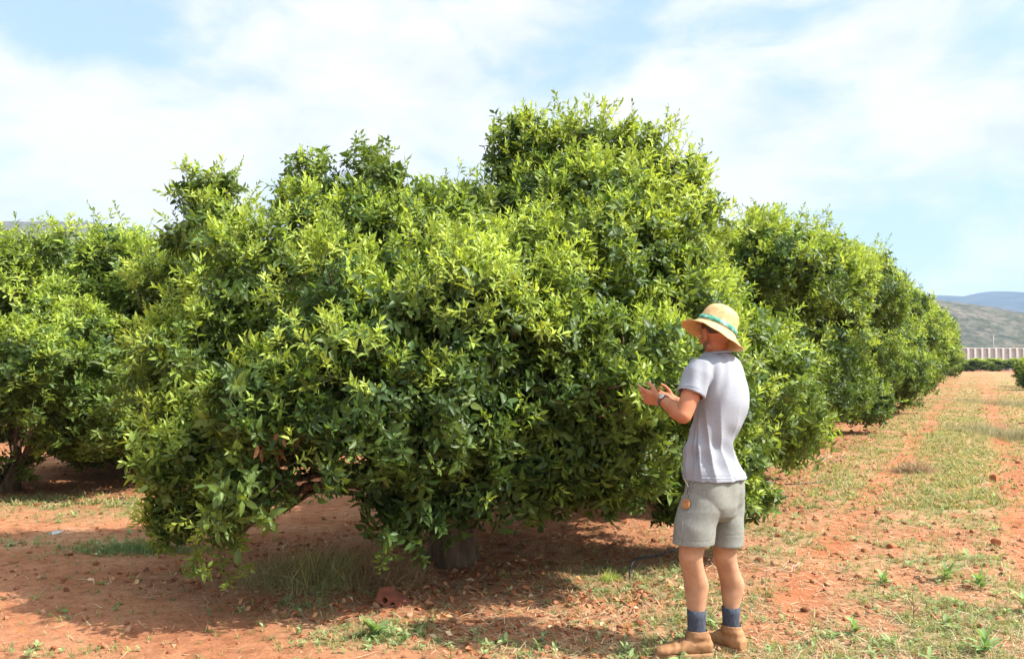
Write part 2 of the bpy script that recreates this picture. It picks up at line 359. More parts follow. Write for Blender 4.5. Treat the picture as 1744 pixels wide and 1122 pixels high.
def tube(bm, pts, rad, seg=8, jit=0.0, rs=random, cap=True, flute=0.0):
    rings = []; up = Vector((0, 0, 1)); n = len(pts); pts = [Vector(p) for p in pts]; prevx = None
    for i, p in enumerate(pts):
        d = (pts[min(i + 1, n - 1)] - pts[max(i - 1, 0)]).normalized()
        x = (prevx - d * prevx.dot(d)) if prevx else (Vector((1, 0, 0)) if abs(d.x) < .8 else Vector((0, 1, 0)))
        x = (x - d * x.dot(d)).normalized(); prevx = x; y = d.cross(x); r = rad[i] if hasattr(rad, '__len__') else rad
        rings.append([bm.verts.new(p + (x * math.cos(a) + y * math.sin(a)) * r * (1 + flute * math.cos(a * 4 + 1) + (rs.uniform(-jit, jit) if jit else 0))) for a in [6.2832 * k / seg for k in range(seg)]])
    for a, b in zip(rings, rings[1:]):
        for k in range(seg): bm.faces.new((a[k], a[(k + 1) % seg], b[(k + 1) % seg], b[k]))
    if cap: bm.faces.new(rings[-1]); bm.faces.new(rings[0][::-1])
    return rings
def bm_obj(name, bm, m, parent=None, sm=True):
    bmesh.ops.recalc_face_normals(bm, faces=bm.faces)
    me = bpy.data.meshes.new(name); bm.to_mesh(me); bm.free()
    if sm: smooth(me)
    return link(name, me, m, parent)
def limb(rs, a, b, r0, r1, n=9, sag=.12):
    a = Vector(a); b = Vector(b); m = (a + b) / 2 + Vector((0, 0, 1)) * (b - a).length * sag; pts = []
    for i in range(n):
        t = i / (n - 1); p = a * (1 - t) ** 2 + m * 2 * t * (1 - t) + b * t * t
        pts.append(p + Vector([rs.gauss(0, .018) for _ in range(3)]) * (0 < i < n - 1))
    return pts, [r0 + (r1 - r0) * (i / (n - 1)) ** .8 for i in range(n)]
def trunk_mesh(name, lobes, seed, rbase=.13, stems=3, fork=.42, spread=.12):
    rs = random.Random(seed); bm = bmesh.new(); tops = []
    for s in range(stems):
        a = 6.28 * s / stems + .4; b0 = Vector((math.cos(a), math.sin(a), 0)) * spread * (.80 if stems > 3 else .55) * rs.uniform(.8, 1.2); b1 = Vector((math.cos(a), math.sin(a), 0)) * spread * (.75 if stems > 3 else 1.8) + Vector((0, 0, fork * rs.uniform(.85, 1.3)))
        pts = [b0 + Vector((0, 0, -.1)), b0 + Vector((0, 0, .04)), b0.lerp(b1, .35), b0.lerp(b1, .7), b1]
        tube(bm, pts, [rbase * 1.9, rbase * 1.45, rbase * 1.02, rbase * .88, rbase * .8], 14, .012, rs, flute=.10); tops.append(b1)
    for l in lobes:
        c = Vector(l[:3]); t = min(tops, key=lambda q: (q.xy - c.xy).length)
        pts, rd = limb(rs, t - Vector((0, 0, .05)), c, rbase * .5, .014); tube(bm, pts, rd, 7, .05, rs)
        for _ in range(4):
            s0 = pts[rs.randint(4, 7)]; e = c + Vector([rs.gauss(0, 1) for _ in range(3)]).normalized() * l[3] * .8
            if e.z < .25: e.z = .3
            p2, r2 = limb(rs, s0, e, .016, .005, 6, .05); tube(bm, p2, r2, 5)
    bmesh.ops.recalc_face_normals(bm, faces=bm.faces)
    me = bpy.data.meshes.new(name); bm.to_mesh(me); bm.free(); smooth(me); return me

# --- the big tree beside the man: lobes follow its real masses (bearing, height, distance, radius)
HA = [(425, 530, 6.6, .56), (350, 640, 6.4, .44), (335, 780, 6.0, .38), (300, 866, 5.9, .19), (440, 690, 5.55, .36), (435, 835, 5.35, .25), (395, 888, 5.4, .16), (352, 335, 7.1, .22), (352, 400, 6.9, .28),
      (522, 322, 7.0, .25), (515, 430, 6.7, .44), (640, 318, 7.0, .26), (640, 420, 6.7, .42), (430, 470, 6.6, .4), (285, 500, 7.0, .24), (295, 610, 6.8, .27), (300, 430, 7.2, .15),
      (570, 560, 6.0, .56), (555, 610, 5.6, .30), (640, 710, 5.5, .38), (665, 820, 5.6, .24), (705, 870, 5.8, .20), (750, 560, 5.9, .56), (770, 720, 5.75, .40), (745, 420, 6.8, .36), (775, 355, 7.2, .19), (720, 340, 7.3, .10),
      (870, 640, 5.75, .50), (860, 510, 6.1, .46), (890, 780, 5.7, .30), (980, 560, 6.0, .50), (980, 720, 5.75, .38), (950, 810, 5.8, .20), (1050, 815, 5.9, .18),
      (925, 370, 6.9, .44), (880, 290, 7.1, .20), (900, 240, 7.1, .24), (1000, 262, 7.1, .29), (1085, 270, 7.0, .27), (1150, 315, 7.0, .25), (1190, 360, 6.9, .20), (1040, 370, 6.8, .50), (1140, 420, 6.7, .42),
      (1040, 480, 6.4, .55), (1150, 530, 6.5, .46), (1090, 640, 5.7, .42), (1090, 745, 5.75, .34), (1080, 672, 5.22, .13), (790, 848, 5.8, .17), (715, 880, 5.7, .15), (530, 770, 5.75, .15), (1200, 640, 6.5, .44), (1245, 690, 6.7, .32), (1235, 790, 6.6, .30), (1280, 770, 6.8, .20), (1280, 850, 6.85, .17), (1180, 795, 6.4, .26), (1160, 855, 6.5, .17), (1225, 855, 6.6, .18)]
BA = Vector((-.45, 6.7, 0)); BA.z = gz(BA.x, BA.y)
HA = [(a, b, c * .95, r * .95) if a < 800 and b > 500 else (a, b, c, r) for a, b, c, r in HA]
LA = [(*(P(a, b, c)), r) for a, b, c, r in HA]
LA += [(-.7, 7.2, 1.62, 1.1, .9, .68), (.5, 7.4, 1.65, 1.1, .9, .90), (-1.8, 7.0, 1.45, .5, .6, .6), (.3, 7.8, 2.1, 1.1, .7, .8), (1.3, 7.2, 1.35, .55, .7, .7)]
LA = [l if len(l) == 6 else (*l, l[3], l[3]) for l in LA]
A = empty('citrus_tree', BA)
tag(A, 'big bushy citrus tree with a thick pale trunk, right in front of the man', 'tree', 'citrus trees of the row beside the man')
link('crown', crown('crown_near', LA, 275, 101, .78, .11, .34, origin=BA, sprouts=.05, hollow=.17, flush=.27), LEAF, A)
link('trunk', trunk_mesh('trunk_near', [tuple(Vector(l[:3]) - BA) + (l[3],) for l in LA], 7, .066, 6, .55, .15), BARK, A)
# fringe of brown dead leaves hanging low in the crown, and small unripe fruit
def dead_cluster(parent, p, n, seed):
    rs = np.random.RandomState(seed); pile = Pile()
    v, f = leaf(rs, .085, .34, .3, .5); tp = (v, f, np.ones(len(v)), np.zeros(len(v)))
    pos = np.array(p) + rs.normal(0, 1, (n, 3)) * [.07, .05, .06]; d = rs.normal(0, .35, (n, 3)) + [0, 0, -1.]; d /= np.linalg.norm(d, axis=1, keepdims=True)
    Rm = basis(d, rs.uniform(0, 6, n)); Rm = np.stack([Rm[:, :, 0], Rm[:, :, 2], Rm[:, :, 1]], -1)
    col = np.array(PAL['dead']) * rs.uniform(.6, 1.4, (n, 1)); pile.add(tp, pos, Rm, rs.uniform(.7, 1.2, n), col)
    return link('dead_leaves', pile.mesh('dead_leaves'), DRY, parent)
dl = dead_cluster(A, P(462, 742, 5.02) - BA, 34, 4); tag(dl, 'orange brown dead leaves hanging in the crown')
FRUIT = simple('unripe_fruit', (.025, .05, .012), (.05, .08, .018), 20, .7, .15, 160, bdist=.002, spec=.5)
def fruit_mesh(r=.03):
    bm = bmesh.new(); bmesh.ops.create_icosphere(bm, subdivisions=3, radius=r)
    for v in bm.verts: v.co.z *= .93; v.co.z -= .004 * math.exp(-((v.co.x ** 2 + v.co.y ** 2) / .00006)) * (1 if v.co.z > 0 else 0)
    me = bpy.data.meshes.new('fruit'); bm.to_mesh(me); bm.free(); smooth(me); me.materials.append(FRUIT); return me
FM = fruit_mesh()
for px, py, Y in ((284, 386, 6.55), (287, 397, 6.5), (1100, 378, 6.2), (1004, 330, 6.3), (995, 312, 6.35), (1122, 350, 6.25), (880, 560, 5.15), (700, 640, 5.25), (1075, 500, 5.75)):
    o = bpy.data.objects.new('fruit', FM); C.objects.link(o); o.parent = A; o.location = P(px, py, Y) - BA

# --- other trees of the orchard: three crown variants, near and far
def variant_lobes(seed, Rr=1.9, H=3.7, n=26):
    rs = np.random.RandomState(seed); L_ = [(0, 0, H * .47, Rr * .8, Rr * .85, H * .36)]
    for i in range(n):
        a = i * 2.4 + rs.normal(0, .25); zz = .14 + .80 * ((i * .618) % 1.0); z = H * zz
        rr = Rr * math.sqrt(max(.04, 1 - ((zz - .42) / .66) ** 2)) * rs.uniform(.72, .95); r = rs.uniform(.38, .62) * (1 if zz > .3 else .8)
        L_.append((math.cos(a) * rr, math.sin(a) * rr, min(z, H - r), r, r, r * rs.uniform(.85, 1.1)))
    for i in range(7):
        a = rs.uniform(0, 6.28); q = rs.uniform(0, .75) * Rr; r = rs.uniform(.18, .3); L_.append((math.cos(a) * q, math.sin(a) * q, H * rs.uniform(.88, .98) - r * .4, r, r, r * 1.3))
    return L_
VAR = []
for k in range(3):
    lb = variant_lobes(300 + k * 11); VAR.append((crown('crown_mid', lb, 88, 400 + k, 1.12, .22, .3, flush=.22, sprouts=.06, hollow=.5), trunk_mesh('trunk_mid', lb[::3], 30 + k, .10, 3)))
FAR = []
for k in range(2):
    lb = variant_lobes(500 + k * 7, n=20); FAR.append((crown('crown_far', lb, 26, 600 + k, 1.9, .22, .2, flush=.35, sprouts=.06, hollow=.6), trunk_mesh('trunk_far', lb[::5], 60 + k, .10, 2)))
YNG = (crown('crown_young', variant_lobes(701, 1.5, 3.2, 16), 22, 702, 2.3, .12, .2, flush=-.1, sprouts=.03, hollow=.8), trunk_mesh('trunk_young', variant_lobes(701, 1.5, 3.2, 16)[::6], 70, .09, 2))
for pair in VAR + FAR + [YNG]: pair[0].materials.append(LEAF); pair[1].materials.append(BARK)
def tree(pair, x, y, rz, sc, label, group, sz=None):
    r = empty('citrus_tree', (x, y, gz(x, y)), rz); r.scale = (sc, sc, sz or sc); tag(r, label, 'tree', group)
    for nm, me in zip(('crown', 'trunk'), pair):
        o = bpy.data.objects.new(nm, me); C.objects.link(o); o.parent = r
    return r
ORD = ['first', 'second', 'third', 'fourth', 'fifth', 'sixth', 'seventh', 'eighth', 'ninth', 'tenth', 'eleventh', 'twelfth', 'thirteenth', 'fourteenth', 'fifteenth', 'sixteenth', 'seventeenth', 'eighteenth', 'nineteenth', 'twentieth', 'twenty first', 'twenty second', 'twenty third', 'twenty fourth', 'twenty fifth', 'twenty sixth', 'twenty seventh']
GA = 'citrus trees of the row beside the man'
i = 0; u = 5.73 + 3.6; rs1 = random.Random(12)
while u < 90:
    x, y = rowpt(u + rs1.uniform(-.2, .2), -3.43 + rs1.uniform(-.1, .1)); far = u > 34
    pr = FAR[i % 2] if far else VAR[i % 3]; sc = (.97, .99, 1.02, 1.03, 1.06, 1.1)[min(i, 5)] * rs1.uniform(.97, 1.03); szz = sc * (.93, .93, .97, 1.0, 1.05, 1.12)[min(i, 5)]
    where = 'directly behind the tree the man faces' if i == 0 else 'of the row running away beside the path, counting from the man'
    tree(pr, x, y, rs1.uniform(0, 6.28), sc, ('' if i == 0 else ORD[min(i, 26)] + ' ') + ('tall green citrus tree ' if i == 0 else 'tree ') + where, GA, szz); i += 1; u += 3.45
NROW = i
GB = 'citrus trees of the row behind on the left'
spots = [(6.35, -9.85, 0, .93, 'citrus tree at the left edge with leafy sprouts on top and a bare forked trunk'),
         (9.0, -9.7, 1, 1.0, 'citrus tree behind the left side of the big tree, next after the left edge one'),
         (12.8, -9.85, 2, .97, 'citrus tree hidden mostly behind the middle of the big tree, in the second row'),
         (16.6, -9.85, 0, .97, 'citrus tree glimpsed low behind the right of the big trunk, in the second row')]
for k, (u, v, vi, sc, lab) in enumerate(spots):
    x, y = rowpt(u, v); tree(VAR[vi], x, y, 1.3 + k * 1.9, sc, lab, GB, sc * (.84, .85, .9, .95)[k])
for k, (u, v) in enumerate(((6.5, -16.3), (10.6, -16.3), (14.7, -16.3), (18.8, -16.3), (22.9, -16.3))):
    x, y = rowpt(u, v); tree(FAR[k % 2], x, y, k * 1.7, .9, ORD[k] + ' citrus tree of the third row back, counting from the left', 'citrus trees of the third row back', .8)
for k, u in enumerate((57.0, 53.5, 50.0)):
    x, y = rowpt(u, 2.65); tree(YNG, x, y, k * 2.1, .45, ('low young citrus bush at the right edge of the path, ' + ('farthest', 'middle', 'nearest')[k] + ' of the three'), 'young citrus bushes right of the path')
for k in range(14):
    x = 50 + k * 2.7; y = 112 + .6 * math.sin(k * 2.0)
    tree(YNG, x, y, k * 1.3, 1.0 + .08 * math.sin(k * 3), 'low dark citrus bush in the cross row below the far concrete wall', 'low citrus row below the concrete wall', .47)

# ---------------------------------------------------------------- far wall, poles, hills
WALLC = simple('precast_concrete', (.40, .385, .36), (.47, .455, .43), 1.5, .9, .2, 20)
POSTC = simple('white_concrete', (.53, .515, .48), (.61, .595, .56), 2, .85, .1, 20)
def box(bm, x0, x1, y0, y1, z0, z1):
    v = [bm.verts.new(p) for p in ((x0, y0, z0), (x1, y0, z0), (x1, y1, z0), (x0, y1, z0), (x0, y0, z1), (x1, y0, z1), (x1, y1, z1), (x0, y1, z1))]
    for f in ((0, 3, 2, 1), (4, 5, 6, 7), (0, 1, 5, 4), (1, 2, 6, 5), (2, 3, 7, 6), (3, 0, 4, 7)): bm.faces.new([v[i] for i in f])
def bevel(bm, w=.01, seg=2): bmesh.ops.bevel(bm, geom=bm.edges[:], offset=w, segments=seg, affect='EDGES', profile=.6)
WY = 122.0
wall = empty('concrete_wall', (42, WY, 0)); tag(wall, 'long grey precast concrete wall with white vertical ribs beyond the orchard', 'wall')
bm = bmesh.new(); box(bm, 0, 60, 0, .15, -.2, 2.98); bm_obj('panel', bm, WALLC, wall, False)
bm = bmesh.new(); box(bm, 0, 60, -.14, .2, 2.983, 3.10); bm_obj('coping', bm, POSTC, wall, False)
bm = bmesh.new(); box(bm, -.14, .14, -.22, -.003, -.2, 2.98); bevel(bm, .03); me = bpy.data.meshes.new('rib'); bm.to_mesh(me); bm.free(); me.materials.append(POSTC)
for k in range(62):
    o = bpy.data.objects.new('rib', me); C.objects.link(o); o.parent = wall; o.location = (.5 + k * .96, 0, 0)
GALV = simple('galvanised_steel', (.26, .26, .25), (.34, .34, .33), 4, .6)
bm = bmesh.new(); tube(bm, [(0, 0, 0), (0, 0, 3), (0, 0, 5.4)], [.10, .09, .07], 10); 
o = bm_obj('utility_pole', bm, GALV); p = P(1692, 600, 145); o.location = (p.x, 145, 0); tag(o, 'pale utility pole rising just above the far concrete wall', 'utility pole')
# lattice pylon far off at the left edge
bm = bmesh.new(); Hp = 33.0
def bar(a, b, r=.12): tube(bm, [a, b], r, 4)
cs = [(-1, -1), (1, -1), (1, 1), (-1, 1)]
def pw(z): return 2.6 * (1 - z / Hp) + .45
zs = [0, 5, 10, 14.5, 18.5, 22, 25, 28, 30.5, Hp]
for (a, b) in zip(zs, zs[1:]):
    for q in range(4):
        c0, c1 = cs[q], cs[(q + 1) % 4]; A0 = (c0[0] * pw(a), c0[1] * pw(a), a); A1 = (c0[0] * pw(b), c0[1] * pw(b), b); B0 = (c1[0] * pw(a), c1[1] * pw(a), a); B1 = (c1[0] * pw(b), c1[1] * pw(b), b)
        bar(A0, A1, .14); bar(A0, B1, .07); bar(B0, A1, .07); bar(A1, B1, .07)
for z in (25, 28.5):
    for s in (-1, 1): bar((0, -.4, z - .9), (s * 6, 0, z), .1); bar((0, .4, z + .6), (s * 6, 0, z), .1); bar((s * 6, 0, z), (s * 6, 0, z - 1.6), .12)
o = bm_obj('power_pylon', bm, GALV, sm=False); o.location = (P(-12, 400, 215).x, 215, 0); o.rotation_euler[2] = .5; tag(o, 'grey lattice power pylon whose arm shows above the trees at the left edge', 'pylon')

def hills(name, pts, Y, depth, seed, m, rough=1.0, nx=260, ny=70):
    """ridge whose crest follows (px, py) bearings at distance Y, with foot towards the camera and a far slope"""
    xs = np.array([(p[0] - CX) / F * Y for p in pts]); hs = np.array([CAMH + (HZ - p[1]) / F * Y for p in pts])
    X = np.linspace(xs[0], xs[-1], nx); H = np.interp(X, xs, hs); k = np.ones(9) / 9; H = np.convolve(np.pad(H, 4, mode='edge'), k, 'valid')
    T = np.linspace(-1, 1, ny); XX, TT = np.meshgrid(X, T); HH = np.tile(H, (ny, 1))
    prof = np.cos(np.abs(TT) ** .85 * math.pi / 2) ** 1.25; rd = fbm(XX / depth * 5 + 3, TT * 4 + XX / depth * 2, 5, seed)
    Z = HH * np.clip(prof * (1 + (rd - .5) * .9 * rough * (1 - prof) * 2), 0, 2) * (1 - .03 * (rd - .5)) - 3 * (1 - prof)
    YY = Y + TT * depth; idx = np.arange(nx * ny).reshape(ny, nx); Fc = np.stack([idx[:-1, :-1], idx[:-1, 1:], idx[1:, 1:], idx[1:, :-1]], -1).reshape(-1, 4)
    o = link(name, np_mesh(name, np.stack([XX.ravel(), YY.ravel(), Z.ravel()], -1), Fc), m); tag(o, kind='structure'); return o
def hill_mat(name, c1, c2, c3, s1, s2):
    m, t, b = mat(name); n1 = vnoise(t, s1 * 1.6, 10, .78, stretch=(1, .22, 2.2)); n2 = vnoise(t, s2 * 1.5, 6, .75, stretch=(1, .22, 2.2))
    r1 = ramp(t, n1.outputs[0], [(.36, c1), (.5, c2), (.64, c3)]); r2 = ramp(t, n2.outputs[0], [(.42, (.30, .36, .28)), (.56, (1, 1, 1))])
    mu = N(t, 'ShaderNodeMix', data_type='RGBA', blend_type='MULTIPLY'); mu.inputs[0].default_value = .8; t.links.new(r1.outputs[0], mu.inputs[6]); t.links.new(r2.outputs[0], mu.inputs[7])
    t.links.new(mu.outputs[2], b.inputs['Base Color']); b.inputs['Roughness'].default_value = 1; b.inputs['Specular IOR Level'].default_value = 0; return m
HM1 = hill_mat('scrub_hillside', (.07, .08, .055), (.125, .115, .085), (.20, .16, .13), .03, .10)
HM2 = hill_mat('wooded_mountain', (.028, .036, .036), (.045, .05, .045), (.075, .065, .06), .004, .012)
hills('near_hills', [(1250, 470), (1420, 490), (1540, 510), (1600, 526), (1640, 536), (1690, 543), (1744, 551), (1850, 556), (2000, 540), (2300, 560)], 1300, 620, 4, HM1)
hills('far_mountains', [(1000, 520), (1300, 500), (1480, 512), (1575, 502), (1620, 507), (1645, 506), (1665, 498), (1690, 495), (1712, 500), (1744, 504), (1820, 516), (1950, 500), (2300, 530)], 4200, 1500, 9, HM2, .8)
hills('left_hill', [(-500, 400), (-200, 384), (0, 383), (20, 380), (110, 379), (180, 380), (220, 396), (330, 430), (500, 500), (650, 590)], 1500, 620, 14, HM1)
# scrub on the flat in front of the hills
bush = Pile(); rsb = np.random.RandomState(8); n = 2600
xx = rsb.uniform(60, 330, n); yy = rsb.uniform(150, 700, n); pos = np.stack([xx + yy * .25, yy, rsb.uniform(.2, 2.0, n)], -1)
d = rsb.normal(size=(n, 3)) + [0, 0, .8]; d /= np.linalg.norm(d, axis=1, keepdims=True); w = rsb.randint(0, 16, n)
col = np.array((.10, .12, .05)) * (1 - (k_ := rsb.uniform(size=(n, 1)))) + np.array((.26, .20, .12)) * k_
for ti in range(16):
    s_ = np.where(w == ti)[0]; bush.add(TPL[0][ti], pos[s_], basis(d[s_], s_ * 1.0), rsb.uniform(9, 24, len(s_)), col[s_])
o = link('scrub', bush.mesh('scrub'), DRY); tag(o, 'grey green scrub covering the flat beyond the concrete wall', None, None, 'stuff')

# ---------------------------------------------------------------- the man
SKIN = simple('tanned_skin', (.80, .76, .74), (1.06, 1.04, 1.02), 14, .6, .3, 130, bdist=.002, spec=.35)  # own skin tone; mesh colour gives paler legs, tanned arms and head
def cloth_mat(name, c1, c2, scale, weave=420, bump=.25):
    m = simple(name, c1, c2, scale, .95, bump, weave, detail=3, bdist=.002, spec=.1); return m
SHIRT = cloth_mat('grey_marl_cotton', (.265, .280, .315), (.32, .338, .375), 200, 500)
SHORT = cloth_mat('olive_grey_cotton', (.205, .205, .18), (.24, .24, .21), 60, 600, .35)
SEAM = cloth_mat('seam_thread', (.22, .215, .18), (.28, .27, .23), 90)
SOCK = simple('ribbed_sock', (.035, .042, .060), (.075, .085, .115), 240, .95, .8, 180, bdist=.003, stretch=(1, 1, .15))
SUEDE = simple('tan_suede', (.26, .125, .055), (.38, .20, .095), 22, .9, .3, 60, bdist=.004)
SOLE = simple('crepe_sole', (.27, .14, .065), (.36, .21, .11), 12, .85, .3, 70, bdist=.003)
LACE = simple('brown_lace', (.10, .05, .03), (.17, .09, .05), 60, .9)
HAIRM = simple('short_brown_hair', (.05, .028, .018), (.10, .06, .035), 120, .8, .9, 300, bdist=.004)
EYEW = simple('eye_white', (.30, .27, .24), (.36, .33, .30), 5, .7); EYED = simple('iris', (.03, .02, .015), (.05, .03, .02), 5, .3)
LIPM = simple('lips', (.38, .14, .10), (.42, .17, .12), 30, .5)
def capsule(bm, a, b, ra, rb, seg=20, sx=1.0, axis=None):
    """closed tapered limb piece; sx widens it along axis"""
    a = Vector(a); b = Vector(b); d = (b - a).normalized(); x = Vector(axis) if axis else (Vector((0, 0, 1)) if abs(d.z) < .8 else Vector((1, 0, 0)))
    x = (x - d * x.dot(d)).normalized(); y = d.cross(x); rings = []; L_ = (b - a).length
    prof = [(-ra * math.cos(t), ra * math.sin(t)) for t in (.25, .7, 1.15, 1.57)] + [(L_ + rb * math.cos(t), rb * math.sin(t)) for t in (1.57, 1.15, .7, .25)]
    for z, r in prof: rings.append([bm.verts.new(a + d * z + (x * math.cos(k) * sx + y * math.sin(k)) * r) for k in [6.2832 * q / seg for q in range(seg)]])
    for p, q in zip(rings, rings[1:]):
        for k in range(seg): bm.faces.new((p[k], p[(k + 1) % seg], q[(k + 1) % seg], q[k]))
    bm.faces.new(rings[0][::-1]); bm.faces.new(rings[-1])
def ellip(bm, c, r, M=None, sub=3):
    g = bmesh.ops.create_icosphere(bm, subdivisions=sub, radius=1.0); c = Vector(c); M = M or Matrix.Identity(3)
    for v in g['verts']: v.co = c + M @ Vector((v.co.x * r[0], v.co.y * r[1], v.co.z * r[2]))
def loft(bm, rings, inset=None):
    """rings: lists of points, closed at both ends; inset=(depth, wall) hollows the last end so that the hem is open"""
    R_ = [[bm.verts.new(p) for p in r] for r in rings]
    if inset:
        dp, w = inset; last = [Vector(p) for p in rings[-1]]; c = sum(last, Vector()) / len(last); pc = [Vector(p) for p in rings[-2]]; dr = (sum(pc, Vector()) / len(pc) - c).normalized()
        for dd in (0.0, dp): R_.append([bm.verts.new(p + (c - p).normalized() * w + dr * dd) for p in last])
    for p, q in zip(R_, R_[1:]):
        n = len(p)
        for k in range(n): bm.faces.new((p[k], p[(k + 1) % n], q[(k + 1) % n], q[k]))
    bm.faces.new(R_[0][::-1]); bm.faces.new(R_[-1])
def remesh(name, bm, vox, it=4, disp=None):
    bmesh.ops.recalc_face_normals(bm, faces=bm.faces)
    me = bpy.data.meshes.new(name + '_raw'); bm.to_mesh(me); bm.free(); o = bpy.data.objects.new(name + '_raw', me); C.objects.link(o)
    m = o.modifiers.new('r', 'REMESH'); m.mode = 'VOXEL'; m.voxel_size = vox; m.use_smooth_shade = True
    if it: s = o.modifiers.new('s', 'SMOOTH'); s.factor = .5; s.iterations = it
    dg = bpy.context.evaluated_depsgraph_get(); dg.update(); out = bpy.data.meshes.new_from_object(o.evaluated_get(dg)); out.name = name
    bpy.data.objects.remove(o); bpy.data.meshes.remove(me)
    if disp:
        n = len(out.vertices); co = np.empty(n * 3, np.float32); no = np.empty(n * 3, np.float32); out.vertices.foreach_get('co', co); out.vertices.foreach_get('normal', no)
        co = co.reshape(-1, 3).astype(float); no = no.reshape(-1, 3); co = disp(co, no); out.vertices.foreach_set('co', co.astype(np.float32).ravel()); out.update()
    smooth(out); return out
MAN = P(1196, 1106, 4.60); MAN.z = gz(MAN.x, MAN.y)
man = empty('person', MAN)
tag(man, 'man in straw sun hat, light grey t-shirt and shorts standing with hands in the leaves', 'person')
def Q(px, py, Y): return P(px, py, Y) - MAN
sA = Vector((.60, .80, 0)); fA = Vector((-.80, .60, 0)); ZZ = Vector((0, 0, 1))       # towards his right shoulder, the way he faces
def ring(c, a, b, n=40, pw=2.0, tilt=0.0, ax=sA, ay=fA):
    r = []
    for k in range(n):
        t = 6.2832 * k / n; cx = abs(math.cos(t)) ** (2 / pw) * math.copysign(1, math.cos(t)); cy = abs(math.sin(t)) ** (2 / pw) * math.copysign(1, math.sin(t))
        r.append(c + ax * (a * cx) + ay * (b * cy) + ZZ * (tilt * a * cx))
    return r
TY = 4.66
# body -------------------------------------------------------------
bm = bmesh.new()
Ls, Le, Lw = Q(1195, 621, 4.53), Q(1163, 707, 4.44), Q(1129, 682, 4.62)
Rs, Re, Rw = Q(1249, 634, 4.80), Q(1214, 712, 4.97), Q(1153, 684, 4.90)
for s, e, w in ((Ls, Le, Lw), (Rs, Re, Rw)):
    capsule(bm, s.lerp(e, .2), s.lerp(e, .5), .046, .050); capsule(bm, s.lerp(e, .35), e, .053, .042)
    capsule(bm, e, e.lerp(w, .30), .043, .046); capsule(bm, e.lerp(w, .28), w, .046, .0275)
loft(bm, [ring(Q(*c), a, b) for c, a, b in (((1213, 835, TY), .14, .10), ((1212, 800, TY), .14, .10), ((1210, 760, TY), .13, .09), ((1225, 690, TY), .15, .095), ((1228, 645, TY), .16, .085), ((1224, 618, TY), .13, .07), ((1221, 606, TY), .07, .06))])
capsule(bm, Q(1223, 622, 4.67), Q(1218, 588, 4.645), .062, .055)          # neck
for hip, kn, cf, an in ((Q(1184, 850, 4.57), Q(1174, 948, 4.545), Q(1182, 990, 4.575), Q(1183, 1062, 4.56)), (Q(1232, 850, 4.70), Q(1232, 948, 4.69), Q(1243, 990, 4.71), Q(1241, 1048, 4.68))):
    ks = [(hip.lerp(kn, .25), .074), (hip.lerp(kn, .6), .071), (hip.lerp(kn, .88), .0615), (kn, .0585), (kn.lerp(cf, .45), .0555), (cf, .0585), (cf.lerp(an, .28), .0525), (cf.lerp(an, .62), .0425), (an, .036)]; rr_ = []
    for i_ in range(len(ks) - 1):
        for t_ in np.linspace(0, 1, 8, endpoint=False):
            k0, k1, k2, k3 = (ks[max(0, min(len(ks) - 1, i_ + j_))] for j_ in (-1, 0, 1, 2)); t_ = float(t_)
            w4 = (-.5 * t_ + t_ * t_ - .5 * t_ ** 3, 1 - 2.5 * t_ * t_ + 1.5 * t_ ** 3, .5 * t_ + 2 * t_ * t_ - 1.5 * t_ ** 3, -.5 * t_ * t_ + .5 * t_ ** 3)
            c_ = sum((k_[0] * w_ for k_, w_ in zip((k0, k1, k2, k3), w4)), Vector()); r_ = sum(k_[1] * w_ for k_, w_ in zip((k0, k1, k2, k3), w4)); back = max(0, 1 - abs(c_.z - cf.z) / .12)
            rr_.append([c_ + sA * math.cos(q_) * r_ * .97 + fA * math.sin(q_) * r_ * (1.04 if math.sin(q_) > 0 else 1.04 + .12 * back) for q_ in [6.2832 * k / 28 for k in range(28)]])
    loft(bm, rr_); ellip(bm, kn + fA * .030 + ZZ * .005, (.034, .034, .042))
# head: turned to his left front and bowed
hf = Vector((-.38, .89, -.26)).normalized(); hs = Vector((.92, .39, 0)).normalized(); hu = hs.cross(hf).normalized()
if hu.z < 0: hu = -hu
HM = Matrix((hs, hf, hu)).transposed(); HC = Q(1220, 566, 4.64)
def hp(x, y, z): return HC + HM @ Vector((x, y, z))
ellip(bm, hp(0, -.012, .018), (.076, .093, .090), HM, 4); ellip(bm, hp(0, .028, -.048), (.058, .062, .068), HM, 4)
ellip(bm, hp(0, .062, -.094), (.030, .026, .022), HM); capsule(bm, hp(-.045, .01, -.075), hp(-.012, .068, -.097), .021, .017); capsule(bm, hp(.045, .01, -.075), hp(.012, .068, -.097), .021, .017)
capsule(bm, hp(0, .084, .012), hp(0, .106, -.028), .008, .0105); ellip(bm, hp(-.010, .096, -.034), (.008, .010, .007), HM); ellip(bm, hp(.010, .096, -.034), (.008, .010, .007), HM)
ellip(bm, hp(0, .088, -.062), (.024, .014, .014), HM)
capsule(bm, hp(-.045, .072, .022), hp(.045, .072, .022), .013, .013)
for sx in (-1, 1):
    ellip(bm, hp(sx * .042, .072, -.025), (.020, .018, .018), HM)
    ellip(bm, hp(sx * .079, -.008, -.012), (.008, .020, .032), HM); ellip(bm, hp(sx * .076, -.004, -.036), (.008, .012, .012), HM)
